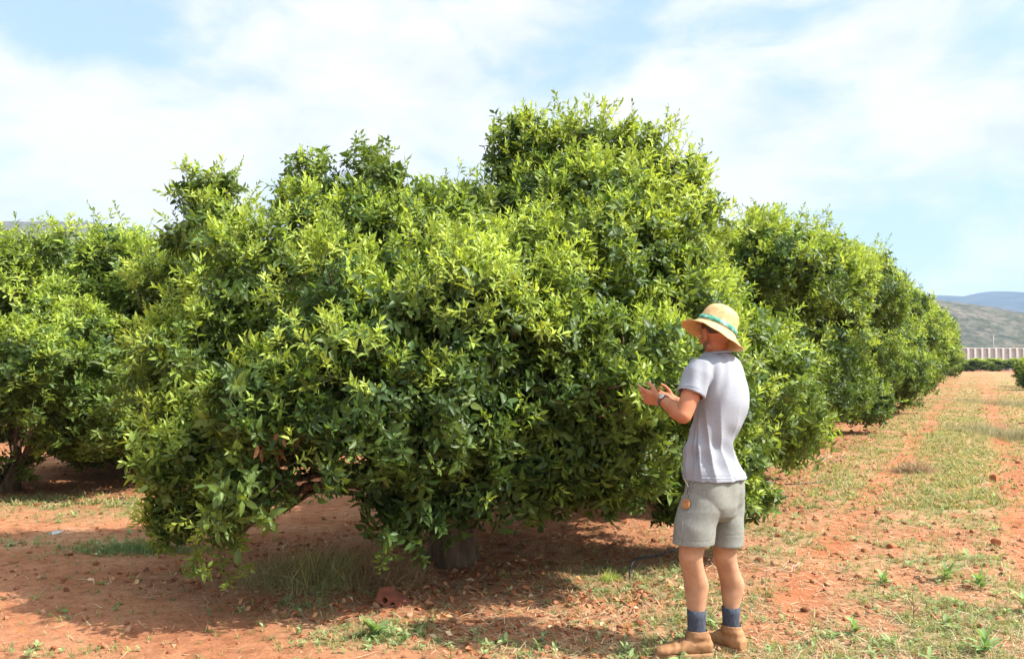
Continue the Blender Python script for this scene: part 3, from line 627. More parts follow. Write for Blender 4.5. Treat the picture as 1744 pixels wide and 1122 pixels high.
# hands ------------------------------------------------------------
def hand(wr, tip_dir, palm_n, thumb_side, curl, spread, seed):
    rs = random.Random(seed); d = tip_dir.normalized(); n = (palm_n - d * palm_n.dot(d)).normalized(); s = d.cross(n) * thumb_side
    pe = wr + d * .088
    for o_, e_ in ((-.027, -.031), (-.009, -.011), (.010, .010), (.026, .030)): capsule(bm, wr + d * .012 + s * o_ * .65, pe + s * e_, .0175, .0135, 14)
    for q, (off, ln, cu) in enumerate(((.031, .068, curl[0]), (.011, .077, curl[1]), (-.010, .071, curl[2]), (-.030, .056, curl[3]))):
        p = pe + s * off; a = -.12; f_ = (d + s * (off * spread)).normalized()
        for t, (fr, r0, r1) in enumerate(((.45, .0095, .0088), (.30, .0088, .008), (.25, .008, .0068))):
            a += cu * (1, .9, .6)[t]; v = f_ * math.cos(a) + n * math.sin(a); e = p + v * ln * fr; capsule(bm, p, e, r0, r1, 12); p = e
    p = wr + d * .028 + s * .024; v1 = (d * .62 + s * .72 + n * .30).normalized(); e = p + v1 * .042; capsule(bm, p, e, .0155, .0115, 12)
    v2 = (d * .85 + s * .35 + n * .35).normalized(); e2 = e + v2 * .030; capsule(bm, e, e2, .0108, .0095, 12); v3 = (d * .9 + n * .45).normalized(); capsule(bm, e2, e2 + v3 * .024, .0095, .0078, 12)
# left hand reaches out with an open palm, thumb up; right hand just behind it picking at a twig
hand(Lw + Vector((-.012, .008, .004)), Vector((-.72, .66, .16)), Vector((.55, .62, .25)), -1, (.25, .35, .45, .55), 7, 1)
hand(Rw + Vector((-.006, -.002, .002)), Vector((-.93, -.12, .22)), Vector((-.05, -.75, .45)), 1, (.75, .7, .65, .6), 2, 2)
body = link('body', remesh('body', bm, .0036, 4), SKIN, man)
n_b = len(body.data.vertices); co_ = np.empty(n_b * 3, np.float32); body.data.vertices.foreach_get('co', co_); zb = co_.reshape(-1, 3)[:, 2]
tn = np.clip((zb - .75) / .1, 0, 1); cb = np.ones((n_b, 4), np.float32); cb[:, :3] = np.array((.47, .25, .145)) * (1 - tn[:, None]) + np.array((.45, .18, .09)) * tn[:, None]
ca = body.data.color_attributes.new('col', 'FLOAT_COLOR', 'POINT'); ca.data.foreach_set('color', cb.ravel())
t_ = SKIN.node_tree; vc = t_.nodes.new('ShaderNodeVertexColor'); vc.layer_name = 'col'; mu_ = N(t_, 'ShaderNodeMix', data_type='RGBA', blend_type='MULTIPLY'); mu_.inputs[0].default_value = 1
t_.links.new(t_.nodes['Principled BSDF'].inputs['Base Color'].links[0].from_socket, mu_.inputs[6]); t_.links.new(vc.outputs[0], mu_.inputs[7]); t_.links.new(mu_.outputs[2], t_.nodes['Principled BSDF'].inputs['Base Color'])
# eyes, lips
for sx in (-1, 1):
    bm = bmesh.new(); ellip(bm, hp(sx * .030, .079, .002), (.0125, .008, .006), HM, 3); e = bm_obj('eye', bm, EYEW, man)
    bm = bmesh.new(); ellip(bm, hp(sx * .030, .0855, .001), (.0052, .003, .0050), HM, 2); bm_obj('iris', bm, EYED, e)
bm = bmesh.new(); ellip(bm, hp(0, .1005, -.062), (.019, .004, .0055), HM, 3); ellip(bm, hp(0, .100, -.070), (.015, .004, .005), HM, 3); bm_obj('lips', bm, LIPM, man)
# short hair at the sides and nape, and stubble along the jaw
bm = bmesh.new(); ellip(bm, hp(0, -.020, .026), (.0785, .091, .087), HM, 5)
for v in list(bm.verts):
    q = HM.transposed() @ (v.co - HC)
    if q.y > .045 or q.z < -.040 + max(0, q.y + .02) * .5: bm.verts.remove(v)
bm_obj('hair', bm, HAIRM, man)
BEARD = simple('stubble', (.13, .065, .04), (.22, .11, .065), 200, .85, .5, 400, bdist=.002)
bm = bmesh.new(); ellip(bm, hp(0, .029, -.050), (.0605, .0635, .0695), HM, 5)
for v in list(bm.verts):
    q = HM.transposed() @ (v.co - HC)
    if q.z > -.058 + .12 * max(0, abs(q.x) - .045) / .03 * .3 or q.y < -.01: bm.verts.remove(v)
bm_obj('beard', bm, BEARD, man)

# t-shirt ----------------------------------------------------------
bm = bmesh.new()
TR = [((1222, 600.5, TY), .066, .062, 2), ((1222, 606, TY), .108, .078, 2), ((1222, 613, TY), .156, .092, 2.2), ((1223, 623, TY), .178, .102, 2.3), ((1225, 640, TY), .184, .112, 2.3), ((1229, 662, TY), .186, .122, 2.2), ((1230, 690, TY), .180, .124, 2.2), ((1224, 718, TY), .172, .118, 2.2),
      ((1214, 742, TY), .165, .112, 2.2), ((1209, 760, TY), .165, .114, 2.2), ((1210, 782, TY), .178, .130, 2.2), ((1215, 803, TY), .192, .148, 2.2), ((1217, 814, TY), .196, .152, 2.2)]
def crom(keys, m=6):
    K = [np.array([*k[0], *k[1:]], float) for k in keys]; out = []
    for i in range(len(K) - 1):
        k0, k1, k2, k3 = (K[max(0, min(len(K) - 1, i + j))] for j in (-1, 0, 1, 2))
        for t in np.linspace(0, 1, m, endpoint=False): out.append(.5 * ((2 * k1) + (k2 - k0) * t + (2 * k0 - 5 * k1 + 4 * k2 - k3) * t * t + (3 * k1 - k0 - 3 * k2 + k3) * t ** 3))
    return out + [K[-1]]
loft(bm, [ring(Q(*k[:3]), k[3], k[4], 56, k[5]) for k in crom(TR)], (.03, .010))
for s, e, sg in ((Ls, Le, -1), (Rs, Re, 1)):
    c = s.lerp(e, .60); d = (e - s).normalized(); x = (sA - d * sA.dot(d)).normalized(); y = d.cross(x); i0 = s - sA * sg * .055 + ZZ * .012
    rg = [[p0 + (x * math.cos(t) * ra + y * math.sin(t) * rb) for t in [6.2832 * k / 32 for k in range(32)]] for p0, ra, rb in ((i0 - ZZ * .01, .045, .045), (s.lerp(i0, .5) - ZZ * .004, .055, .054), (s - d * .004, .061, .060), (s.lerp(e, .2), .068, .073), (s.lerp(e, .42), .066, .072), (c, .067, .074))]
    loft(bm, rg, (.045, .009))
def shirt_disp(co, no):
    w = np.array([MAN.x, MAN.y, 0]); z = co[:, 2]; s = co @ np.array(sA); f = co @ np.array(fA); a = np.arctan2(f, s)
    warp = noise3(co, 5, 3) * .9; fold = 1 - 2 * np.abs(np.sin(a * 4.2 + warp * 2.0 + z * 3.4)) ** .8
    low = np.clip((1.30 - z) / .30, 0, 1) * (.35 + .65 * np.clip((z - .90) / .12, 0, 1))
    d1 = fold * .0105 * low
    dg = np.sin((s * .6 + z * 1.0) * 46 + warp * 3.0); d2 = dg * .0042 * np.exp(-((z - 1.05) / .10) ** 2)           # sag above the waist
    top = co - np.array(Ls); rad = np.sqrt((top ** 2).sum(1)); d3 = np.sin((co @ np.array([.75, .3, -.25])) * 105 + warp * 2) * .0042 * np.exp(-((rad - .12) / .075) ** 2)   # creases fanning from the shoulder
    hem = np.exp(-((z - .915) / .004) ** 2) * -.0015
    return co + no * (d1 + d2 + d3 + .003 * noise3(co, 16, 8) + hem)[:, None]
shirt = link('t_shirt', remesh('t_shirt', bm, .0045, 5, shirt_disp), SHIRT, man)
bpy.context.view_layer.update()
def shirt_line(pts, r, name):
    q = []
    for a_, d_ in pts:
        ok, loc, nor, _ = shirt.ray_cast(a_, d_)
        if ok: q.append(loc + nor * r * .25)
    if len(q) > 2:
        bm = bmesh.new(); tube(bm, q, r, 6); bm_obj(name, bm, SHIRT, shirt)
for s, e, sg in ((Ls, Le, -1), (Rs, Re, 1)):
    ax = (e - s).normalized(); x = (sA - ax * sA.dot(ax)).normalized(); y = ax.cross(x); cc = s.lerp(e, .53)
    shirt_line([(cc + (x * math.cos(t) + y * math.sin(t)) * .2, -(x * math.cos(t) + y * math.sin(t))) for t in np.linspace(2.2 if sg < 0 else -1.0, 5.6 if sg < 0 else 1.9, 26)], .0016, 'cuff_stitching')
cc = Q(1217, 806, TY); shirt_line([(cc + (sA * math.cos(t) + fA * math.sin(t)) * .5, -(sA * math.cos(t) + fA * math.sin(t))) for t in np.linspace(0, 6.2832, 90)], .0016, 'hem_stitching')
cc = Q(1222, 603, TY)
bm = bmesh.new(); tube(bm, [cc + sA * math.cos(t) * .074 + fA * (math.sin(t) * .066 - .002) + ZZ * (.004 - .010 * math.sin(t)) for t in np.linspace(0, 6.2832, 60)], .0075, 8, cap=False); bm_obj('collar', bm, SHIRT, shirt)
# shorts -----------------------------------------------------------
bm = bmesh.new()
loft(bm, [ring(Q(*c), a, b, 48, 2.3) for c, a, b in (((1216, 806, TY), .180, .130), ((1216, 815, TY), .184, .134), ((1215, 835, TY), .190, .138), ((1213, 855, TY), .192, .138), ((1212, 872, TY), .172, .122), ((1212, 882, TY), .12, .09))])
for cs_ in ((((1196, 838, 4.585), .085, .10), ((1190, 865, 4.57), .103, .115), ((1183, 893, 4.555), .100, .108), ((1178, 923, 4.545), .101, .106)), (((1232, 838, 4.72), .085, .10), ((1233, 865, 4.71), .092, .105), ((1232, 893, 4.70), .088, .100), ((1231, 926, 4.69), .083, .098))):
    loft(bm, [ring(Q(*c), a, b, 36, 2.1) for c, a, b in cs_], (.05, .009))
def short_disp(co, no):
    z = co[:, 2]; s = co @ np.array(sA); f = co @ np.array(fA); w = noise3(co, 7, 13)
    d = .0034 * np.sin(s * 55 + w * 3) * np.exp(-((z - .80) / .10) ** 2) + .0045 * np.sin((s * .8 - f * .3 + z * .9) * 30 + w * 2) * np.exp(-((z - .72) / .12) ** 2) + .0022 * noise3(co, 22, 4)
    hem = -.0012 * np.exp(-((z - .600) / .0035) ** 2); return co + no * (d + hem)[:, None]
shorts = link('shorts', remesh('shorts', bm, .0045, 5, short_disp), SHORT, man)
def onto(ob, p, d):          # nearest surface of a garment along a direction
    ok, loc, nor, _ = ob.ray_cast(Vector(p), Vector(d)); return (loc, nor) if ok else (Vector(p), -Vector(d))
bpy.context.view_layer.update()
def seam(pts, r, name, m):
    bm = bmesh.new(); q = []
    for px, py in pts:
        a = Q(px, py, 4.0); b = Q(px, py, 5.2); loc, nor = onto(shorts, a, (b - a).normalized())
        q.append(loc + nor * r * .3)
    tube(bm, q, r, 6); return bm_obj(name, bm, m, shorts)
seam([(1163, 858), (1161.5, 875), (1161, 892), (1160, 908), (1160, 922)], .0022, 'side_seam', SEAM)
seam([(1164, 815), (1171, 828), (1172, 842)], .0026, 'pocket_edge', SEAM)
# socks, boots -----------------------------------------------------
def rz(v, a): return Vector((v.x * math.cos(a) - v.y * math.sin(a), v.x * math.sin(a) + v.y * math.cos(a), v.z))
for an_px, an_py, Yk, toe, top_py, gpy in ((1183, 1068, 4.56, Vector((-.995, -.06, 0)), 1033, 1113), (1241, 1054, 4.68, Vector((-.62, .78, 0)), 1028, 1099)):
    an = Q(an_px, an_py, Yk); g = gz(MAN.x + an.x, MAN.y + an.y) - MAN.z; an = Vector((an.x, an.y, g + .115)); tp = Q(an_px, top_py, Yk); sd2 = Vector((-toe.y, toe.x, 0))
    bm = bmesh.new(); loft(bm, [[c + (toe * math.cos(t) * a + sd2 * math.sin(t) * b) for t in [6.2832 * k / 32 for k in range(32)]] for c, a, b in ((Vector((an.x, an.y, g + .06)), .050, .042), (Vector((an.x, an.y, g + .10)), .049, .040), (an.lerp(tp, .35), .046, .041), (an.lerp(tp, .7), .047, .043), (tp, .049, .046))], (.012, .004))
    bmesh.ops.recalc_face_normals(bm, faces=bm.faces); bm_obj('sock', bm, SOCK, man)
    O = Vector((an.x, an.y, g)); bm = bmesh.new()
    # upper: rings along the foot from heel to toe
    L_ = []
    for t, hw, top, zc in ((-.082, .018, .060, 0), (-.078, .030, .085, 0), (-.060, .038, .118, 0), (-.02, .041, .122, 0), (.022, .043, .118, 0), (.055, .045, .098, 0), (.09, .049, .082, 0), (.13, .054, .070, 0), (.165, .055, .062, 0), (.192, .048, .054, 0), (.208, .034, .045, 0), (.214, .016, .036, 0)):
        rr = []
        for k in range(28):
            a = 6.2832 * k / 28; cz = math.sin(a); h = top - .016
            zz = .016 + h * .5 + h * .5 * (abs(cz) ** .75) * (1 if cz > 0 else -1); w_ = hw * abs(math.cos(a)) ** .7 * (1 if math.cos(a) > 0 else -1) * (1 - .25 * max(0, cz) ** 2)
            rr.append(O + toe * t + sd2 * w_ + ZZ * zz)
        L_.append(rr)
    loft(bm, L_)
    loft(bm, [[O + ZZ * z + toe * (.0 + lean) + (toe * math.cos(t) * a + sd2 * math.sin(t) * b) for t in [6.2832 * k / 32 for k in range(32)]] for z, a, b, lean in ((.05, .068, .043, -.002), (.09, .064, .046, -.004), (.118, .058, .048, -.004), (.136, .057, .0475, -.004))], (.02, .006))
    def boot_disp(co, no, O=O, toe=toe):
        q = (co - np.array(O)); t = q @ np.array(toe); z = q[:, 2]
        cr = .0028 * np.sin(t * 150 + q[:, 2] * 40) * np.exp(-((t - .10) / .035) ** 2) * (z > .03) + .003 * np.sin(z * 130) * np.exp(-((z - .09) / .03) ** 2) * (t < .03)
        return co + no * (cr + .0012 * noise3(co, 30, 6))[:, None]
    boot = link('boot', remesh('boot', bm, .004, 3, boot_disp), SUEDE, man)
    bm = bmesh.new(); out = []
    for k in range(44):
        a = 6.2832 * k / 44; t = .066 + .152 * math.cos(a); wd = (.056 if t > .1 else .046 + .010 * max(0, t + .08) / .18) ; out.append((t, wd * (abs(math.sin(a)) ** .62) * (1 if math.sin(a) > 0 else -1)))
    loft(bm, [[O + toe * (.066 + (t - .066) * s_) + sd2 * w_ * s_ + ZZ * z for t, w_ in out] for z, s_ in ((-.006, .96), (-.003, .985), (.012, 1), (.021, 1), (.024, .97))])
    bmesh.ops.recalc_face_normals(bm, faces=bm.faces); bm_obj('sole', bm, SOLE, boot)
    bpy.context.view_layer.update(); bm = bmesh.new()
    for k in range(4):
        t = .038 + k * .017; q = []
        for s_ in np.linspace(-.022, .022, 7):
            p = O + toe * (t + .006 * math.sin(s_ * 90)) + sd2 * float(s_) + ZZ * .25; loc, nor = onto(boot, p, (0, 0, -1)); q.append(loc + nor * .0012)
        tube(bm, q, .0028, 6)
    for s_ in (-1, 1):
        c = onto(boot, O + toe * .036 + ZZ * .25, (0, 0, -1))[0] + ZZ * .004
        pts = [c + (toe * (.016 * (1 - math.cos(a)) * .8) + sd2 * s_ * .024 * math.sin(a / 2) + ZZ * .010 * math.sin(a)) for a in np.linspace(0, 6.28, 12)]; tube(bm, pts, .0024, 6)
    bm_obj('laces', bm, LACE, boot)

# straw hat --------------------------------------------------------
def straw_mat():
    m, t, b = mat('woven_straw'); L = t.links.new; tc = t.nodes.new('ShaderNodeTexCoord')
    w1 = N(t, 'ShaderNodeTexWave', wave_type='BANDS', bands_direction='Z', ins={'Scale': 26, 'Distortion': 1.5, 'Detail': 2}); L(tc.outputs['Object'], w1.inputs[0])
    w2 = N(t, 'ShaderNodeTexWave', wave_type='RINGS', rings_direction='Z', ins={'Scale': 30, 'Distortion': 1.2, 'Detail': 2}); L(tc.outputs['Object'], w2.inputs[0])
    n = vnoise(t, 60, 5, .7); a = N(t, 'ShaderNodeMath', operation='ADD'); L(w1.outputs['Fac'], a.inputs[0]); L(w2.outputs['Fac'], a.inputs[1])
    a2 = N(t, 'ShaderNodeMath', operation='ADD'); L(a.outputs[0], a2.inputs[0]); L(n.outputs[0], a2.inputs[1])
    r = ramp(t, n.outputs[0], [(.3, (.48, .30, .12)), (.5, (.64, .43, .19)), (.7, (.72, .52, .27))]); L(r.outputs[0], b.inputs['Base Color']); b.inputs['Roughness'].default_value = .7
    bp = t.nodes.new('ShaderNodeBump'); bp.inputs['Strength'].default_value = .32; bp.inputs['Distance'].default_value = .002; L(a2.outputs[0], bp.inputs['Height']); L(bp.outputs[0], b.inputs['Normal'])
    tr = t.nodes.new('ShaderNodeBsdfTranslucent'); tr.inputs[0].default_value = (.75, .42, .16, 1); mx = t.nodes.new('ShaderNodeMixShader'); mx.inputs[0].default_value = .18
    L(b.outputs[0], mx.inputs[1]); L(tr.outputs[0], mx.inputs[2]); L(mx.outputs[0], t.nodes['Material Output'].inputs[0]); return m
HN = Vector((.46, .13, .88)).normalized(); HO = Q(1219, 561, 4.63)
hq = Vector((0, 0, 1)).rotation_difference(HN)
prof = [(.001, .135), (.022, .134), (.045, .129), (.066, .119), (.082, .104), (.091, .085), (.096, .060), (.100, .035), (.103, .015), (.107, .004), (.118, -.008), (.132, -.020), (.146, -.031), (.158, -.039), (.166, -.042), (.170, -.041)]
def hatv(r, z, a, off=0):
    k = max(0, (r - .105) / .065); z2 = z + k * (.006 * math.sin(2 * a + .6) + .004 * math.sin(3 * a + 2) + .0016 * math.sin(11 * a)); r2 = r * (1 + .02 * math.cos(2 * a))
    return Vector((r2 * math.cos(a) * (1.0), r2 * math.sin(a) * 1.0, z2 + off))
hat = bpy.data.objects.new('straw_hat', None); C.objects.link(hat); hat.parent = man; hat.location = HO; hat.rotation_mode = 'QUATERNION'; hat.rotation_quaternion = hq
STRAW = straw_mat()
bm = bmesh.new(); NS = 96; R_ = []
full = prof + [(r - .0015, z - .0035) for r, z in prof[::-1]]
for r, z in full: R_.append([bm.verts.new(hatv(max(r, .0008), z, 6.2832 * k / NS)) for k in range(NS)])
for p, q in zip(R_, R_[1:]):
    for k in range(NS): bm.faces.new((p[k], p[(k + 1) % NS], q[(k + 1) % NS], q[k]))
bm.faces.new(R_[0][::-1]); bm.faces.new(R_[-1]); bm_obj('hat_body', bm, STRAW, hat)
BAND = bpy.data.materials.new('green_print_band'); BAND.use_nodes = True; t_ = BAND.node_tree
n_ = vnoise(t_, 34, 2, .5, stretch=(1, 1, 1.8)); r_ = ramp(t_, n_.outputs[0], [(.40, (.03, .20, .13)), (.50, (.07, .30, .20)), (.58, (.28, .42, .36)), (.68, (.42, .50, .46))]); r_.color_ramp.interpolation = 'LINEAR'
t_.links.new(r_.outputs[0], t_.nodes['Principled BSDF'].inputs['Base Color']); t_.nodes['Principled BSDF'].inputs['Roughness'].default_value = .6
bm = bmesh.new(); R_ = []
for r, z in ((.1015, .036), (.1040, .035), (.1066, .022), (.1088, .0115), (.107, .010)): R_.append([bm.verts.new(hatv(r + .0008 * math.sin(k * .9), z, 6.2832 * k / NS)) for k in range(NS)])
for p, q in zip(R_, R_[1:]):
    for k in range(NS): bm.faces.new((p[k], p[(k + 1) % NS], q[(k + 1) % NS], q[k]))
bm_obj('hat_band', bm, BAND, hat)

# wristwatch on the left wrist ------------------------------------
WATCH = simple('dark_watch_strap', (.06, .05, .045), (.14, .12, .11), 60, .5); METAL = simple('brushed_steel', (.45, .44, .42), (.55, .54, .52), 40, .35); METAL.node_tree.nodes['Principled BSDF'].inputs['Metallic'].default_value = .9
wd = (Lw - Le).normalized(); wc = Lw - wd * .012; x = (ZZ - wd * wd.z).normalized(); y = wd.cross(x)
bm = bmesh.new(); R_ = []
for t in np.linspace(0, 6.2832, 37)[:-1]:
    dr = x * math.cos(t) + y * math.sin(t); R_.append([bm.verts.new(wc + dr * (.0305 + q[0]) + wd * q[1]) for q in ((0, -.009), (.003, -.010), (.0042, 0), (.003, .010), (0, .009))])
for k in range(36):
    p, q = R_[k], R_[(k + 1) % 36]
    for j in range(5): bm.faces.new((p[j], p[(j + 1) % 5], q[(j + 1) % 5], q[j]))
wt = bm_obj('wristwatch', bm, WATCH, man)
bm = bmesh.new(); dr = (x * .75 - y * .6).normalized(); tube(bm, [wc + dr * .031, wc + dr * .040, wc + dr * .0415], [.0165, .0165, .0135], 24); bm_obj('watch_case', bm, METAL, wt)
# key charm hanging from the shorts pocket
CHARM = simple('orange_slice_charm', (.38, .16, .055), (.50, .24, .10), 90, .7, .3, 200, bdist=.002); STRAPM = simple('grey_strap', (.22, .22, .19), (.30, .30, .26), 60, .9)
def on_shorts(px, py):
    for k in range(12):
        a = Q(px + k * 2, py, 4.0); ok, loc, nor, _ = shorts.ray_cast(a, (Q(px + k * 2, py, 5.2) - a).normalized())
        if ok and abs(nor.y) > .25: return loc, nor
    return loc, nor
cpos, cn = on_shorts(1168, 857); cpos = cpos + cn * .008
kc = empty('key_charm', MAN + cpos); tag(kc, 'round orange scalloped charm on a grey strap, hanging from the shorts pocket', 'key charm')
cx = ZZ.cross(cn).normalized(); cyv = cn.cross(cx).normalized()
bm = bmesh.new(); rr = []
for off, sc in ((-.004, .94), (-.002, 1), (.002, 1), (.004, .94)):
    rr.append([cn * off + (cx * math.cos(t) + cyv * math.sin(t)) * (.0265 + .0013 * math.cos(t * 14)) * sc for t in [6.2832 * k / 112 for k in range(112)]])
loft(bm, rr)
for k in range(8):
    t = 6.2832 * k / 8; tube(bm, [cn * .0045 + (cx * math.cos(t) + cyv * math.sin(t)) * .006, cn * .0045 + (cx * math.cos(t) + cyv * math.sin(t)) * .021], .0014, 5)
tube(bm, [cn * .0045 + (cx * math.cos(t) + cyv * math.sin(t)) * .0225 for t in np.linspace(0, 6.2832, 40)], .0018, 5, cap=False)
bm_obj('disc', bm, CHARM, kc)
bm = bmesh.new(); pocket = []
for px, py in ((1170, 847), (1166, 838), (1166.5, 828), (1170, 819), (1174, 812)):
    loc, nor = on_shorts(px, py); pocket.append(loc + nor * .006 - cpos)
tube(bm, pocket, .0028, 8)
pocket = []
for px, py in ((1170, 846), (1172, 838), (1176, 828), (1180, 818)):
    loc, nor = on_shorts(px, py); pocket.append(loc + nor * .005 - cpos)
tube(bm, pocket, .0024, 8); bm_obj('strap', bm, STRAPM, kc)

# ---------------------------------------------------------------- what lies and grows on the ground
def scatter(n, seed, y0=3.6, y1=40, pw=1.6, margin=.30, xlo=None, xhi=None):
    rs = np.random.RandomState(seed); t = rs.uniform(size=n); e = 1 - pw
    Y = (y0 ** e + t * (y1 ** e - y0 ** e)) ** (1 / e); h = .578 + margin; X = rs.uniform(-h, h, n) * Y
    return X, Y, rs
def under(x, y):             # how deep a spot lies under the crowns of the rows
    u = x * UU.x + y * UU.y; v = x * VV.x + y * VV.y; m = np.zeros_like(x)
    for vr in (-3.5, -9.85): m = np.maximum(m, np.clip((2.1 - np.abs(v - vr)) / .7, 0, 1) * (u > (4.0 if vr > -5 else 4.5)))
    return m
SOILC, _t, _b = mat('soil_clod_earth'); a_ = _t.nodes.new('ShaderNodeVertexColor'); a_.layer_name = 'col'; _t.links.new(a_.outputs[0], _b.inputs['Base Color']); _b.inputs['Roughness'].default_value = .95; _b.inputs['Specular IOR Level'].default_value = .08
n__ = vnoise(_t, 90, 6, .7); bp_ = _t.nodes.new('ShaderNodeBump'); bp_.inputs['Strength'].default_value = .7; bp_.inputs['Distance'].default_value = .01; _t.links.new(n__.outputs[0], bp_.inputs['Height']); _t.links.new(bp_.outputs[0], _b.inputs['Normal'])
def rock_tpl(seed, sub=2):
    bm = bmesh.new(); bmesh.ops.create_icosphere(bm, subdivisions=sub, radius=1); V = np.array([v.co[:] for v in bm.verts]); Fc = np.array([[v.index for v in f.verts] for f in bm.faces]); bm.free()
    rs = np.random.RandomState(seed); V = V * (1 + .32 * noise3(V, 1.6, seed)[:, None] + .10 * noise3(V, 4.5, seed + 1)[:, None]) * rs.uniform(.65, 1.15, 3); V[:, 2] *= .75
    for _ in range(4):       # broken faces
        d = rs.normal(size=3); d /= np.linalg.norm(d); q = V @ d; c = rs.uniform(.45, .7); V -= np.clip(q - c, 0, 9)[:, None] * d
    return V, Fc, np.ones(len(V)), np.zeros(len(V))
RT = [rock_tpl(s) for s in range(8)]; RTS = [rock_tpl(s + 20, 1) for s in range(6)]
SOILS = np.array([(.26, .10, .050), (.33, .145, .075), (.39, .21, .12), (.21, .08, .042)])
def clods():
    pile = Pile(); X, Y, rs = scatter(38000, 1, 3.6, 45)
    v = X * VV.x + Y * VV.y; den = .22 + .65 * np.clip(fbm(X * .8, Y * .8, 3, 50) * 2.2 - .7, 0, 1) + .5 * np.exp(-((v - .9) / .3) ** 2) + .35 * under(X, Y)
    den = np.where(v < -2.2, den * .35, den)
    k = rs.uniform(size=len(X)) < den; X, Y = X[k], Y[k]; n = len(X); s = np.exp(rs.normal(math.log(.0075), .62, n)); s = np.clip(s, .003, .026)
    s *= np.clip(.8 + Y / 16, 1, 2.2)
    z = ground_h(X, Y) + s * .2; pos = np.stack([X, Y, z], -1); d = rs.normal(0, .3, (n, 3)) + [0, 0, 1]; d /= np.linalg.norm(d, axis=1, keepdims=True)
    Rm = basis(d, rs.uniform(0, 6.3, n)); col = SOILS[rs.choice(4, n, p=[.35, .35, .18, .12])] * rs.uniform(.8, 1.2, (n, 1))
    big = s > .016; w = rs.randint(0, 6, n)
    for ti in range(6):
        for b, T in ((True, RT), (False, RTS)):
            q = np.where((w == ti) & (big == b))[0]; pile.add(T[ti], pos[q], Rm[q], s[q], col[q])
    o = link('soil_clods', pile.mesh('soil_clods'), SOILC); tag(o, 'crumbs and clods of red earth strewn over the ground', None, None, 'stuff')
clods()
def blade_tpl(L, w, bend, seg=3, fold=0):
    V, Fc = [], []
    for i in range(seg + 1):
        t = i / seg; ww = w * (1 - t ** 1.5) + .0003; y = bend * L * t * t; z = L * t * (1 - .25 * bend * t)
        V += [(-ww, y, z), (ww, y, z)]
    for i in range(seg): a = 2 * i; Fc += [(a, a + 1, a + 3), (a, a + 3, a + 2)]
    return np.array(V), np.array(Fc)
def tuft_tpl(seed, n=10, L=.06, w=.0016, spread=.7, dry=.25):
    rs = np.random.RandomState(seed); V, Fc, Cc, St, o = [], [], [], [], 0
    for i in range(n):
        v, f = blade_tpl(L * rs.uniform(.5, 1.25), w * rs.uniform(.7, 1.3), rs.uniform(.1, .9)); a = rs.uniform(0, 6.28); tl = rs.uniform(0, spread)
        c, s = math.cos(tl), math.sin(tl); M = np.array([[1, 0, 0], [0, c, s], [0, -s, c]]); c2, s2 = math.cos(a), math.sin(a); M2 = np.array([[c2, -s2, 0], [s2, c2, 0], [0, 0, 1]])
        v = v @ M.T @ M2.T + np.array([rs.normal(0, L * .16), rs.normal(0, L * .16), 0]); V.append(v); Fc.append(f + o); o += len(v); Cc.append(np.full(len(v), rs.uniform(.7, 1.3))); St.append(np.full(len(v), float(rs.uniform() < dry)))
    return np.concatenate(V), np.concatenate(Fc), np.concatenate(Cc), np.concatenate(St)
def rosette_tpl(seed, n=9, L=.06, W_=.34, up=.5, layers=2):
    rs = np.random.RandomState(seed); V, Fc, Cc, o = [], [], [], 0
    for i in range(n):
        l = L * rs.uniform(.6, 1.15); v, f = leaf(rs, l, W_ * rs.uniform(.8, 1.2), rs.uniform(.1, .5), rs.uniform(.1, .5)); az = i * 2.4 + rs.normal(0, .25); el = rs.uniform(.12, up) + (i / n) * .5
        d = np.array([math.cos(az) * math.cos(el), math.sin(az) * math.cos(el), math.sin(el)]); s_ = np.cross(d, [0, 0, 1]); s_ /= np.linalg.norm(s_); nn = np.cross(s_, d); M = np.stack([s_, d, nn], -1)
        V.append(v @ M.T + [0, 0, .004 + .012 * (i / n) * layers]); Fc.append(f + o); o += len(v); Cc.append(np.full(len(v), rs.uniform(.75, 1.25)))
    V = np.concatenate(V); return V, np.concatenate(Fc), np.concatenate(Cc), np.zeros(len(V))
TT = [tuft_tpl(i, 10, .05) for i in range(8)]; TL = [tuft_tpl(40 + i, 14, .10, .002, .8, .35) for i in range(5)]; RO = [rosette_tpl(i) for i in range(6)]; SM = [rosette_tpl(50 + i, 7, .022, .5, .8) for i in range(5)]
def place_on(pile, T, X, Y, rs, s, col, stem, sink=.004):
    n = len(X); z = ground_h(X, Y) - sink; pos = np.stack([X, Y, z], -1); d = rs.normal(0, .14, (n, 3)) + [0, 0, 1]; d /= np.linalg.norm(d, axis=1, keepdims=True); Rm = basis(d, rs.uniform(0, 6.3, n)); w = rs.randint(0, len(T), n)
    for ti in range(len(T)):
        q = np.where(w == ti)[0]; pile.add(T[ti], pos[q], Rm[q], s[q], col[q], stem)
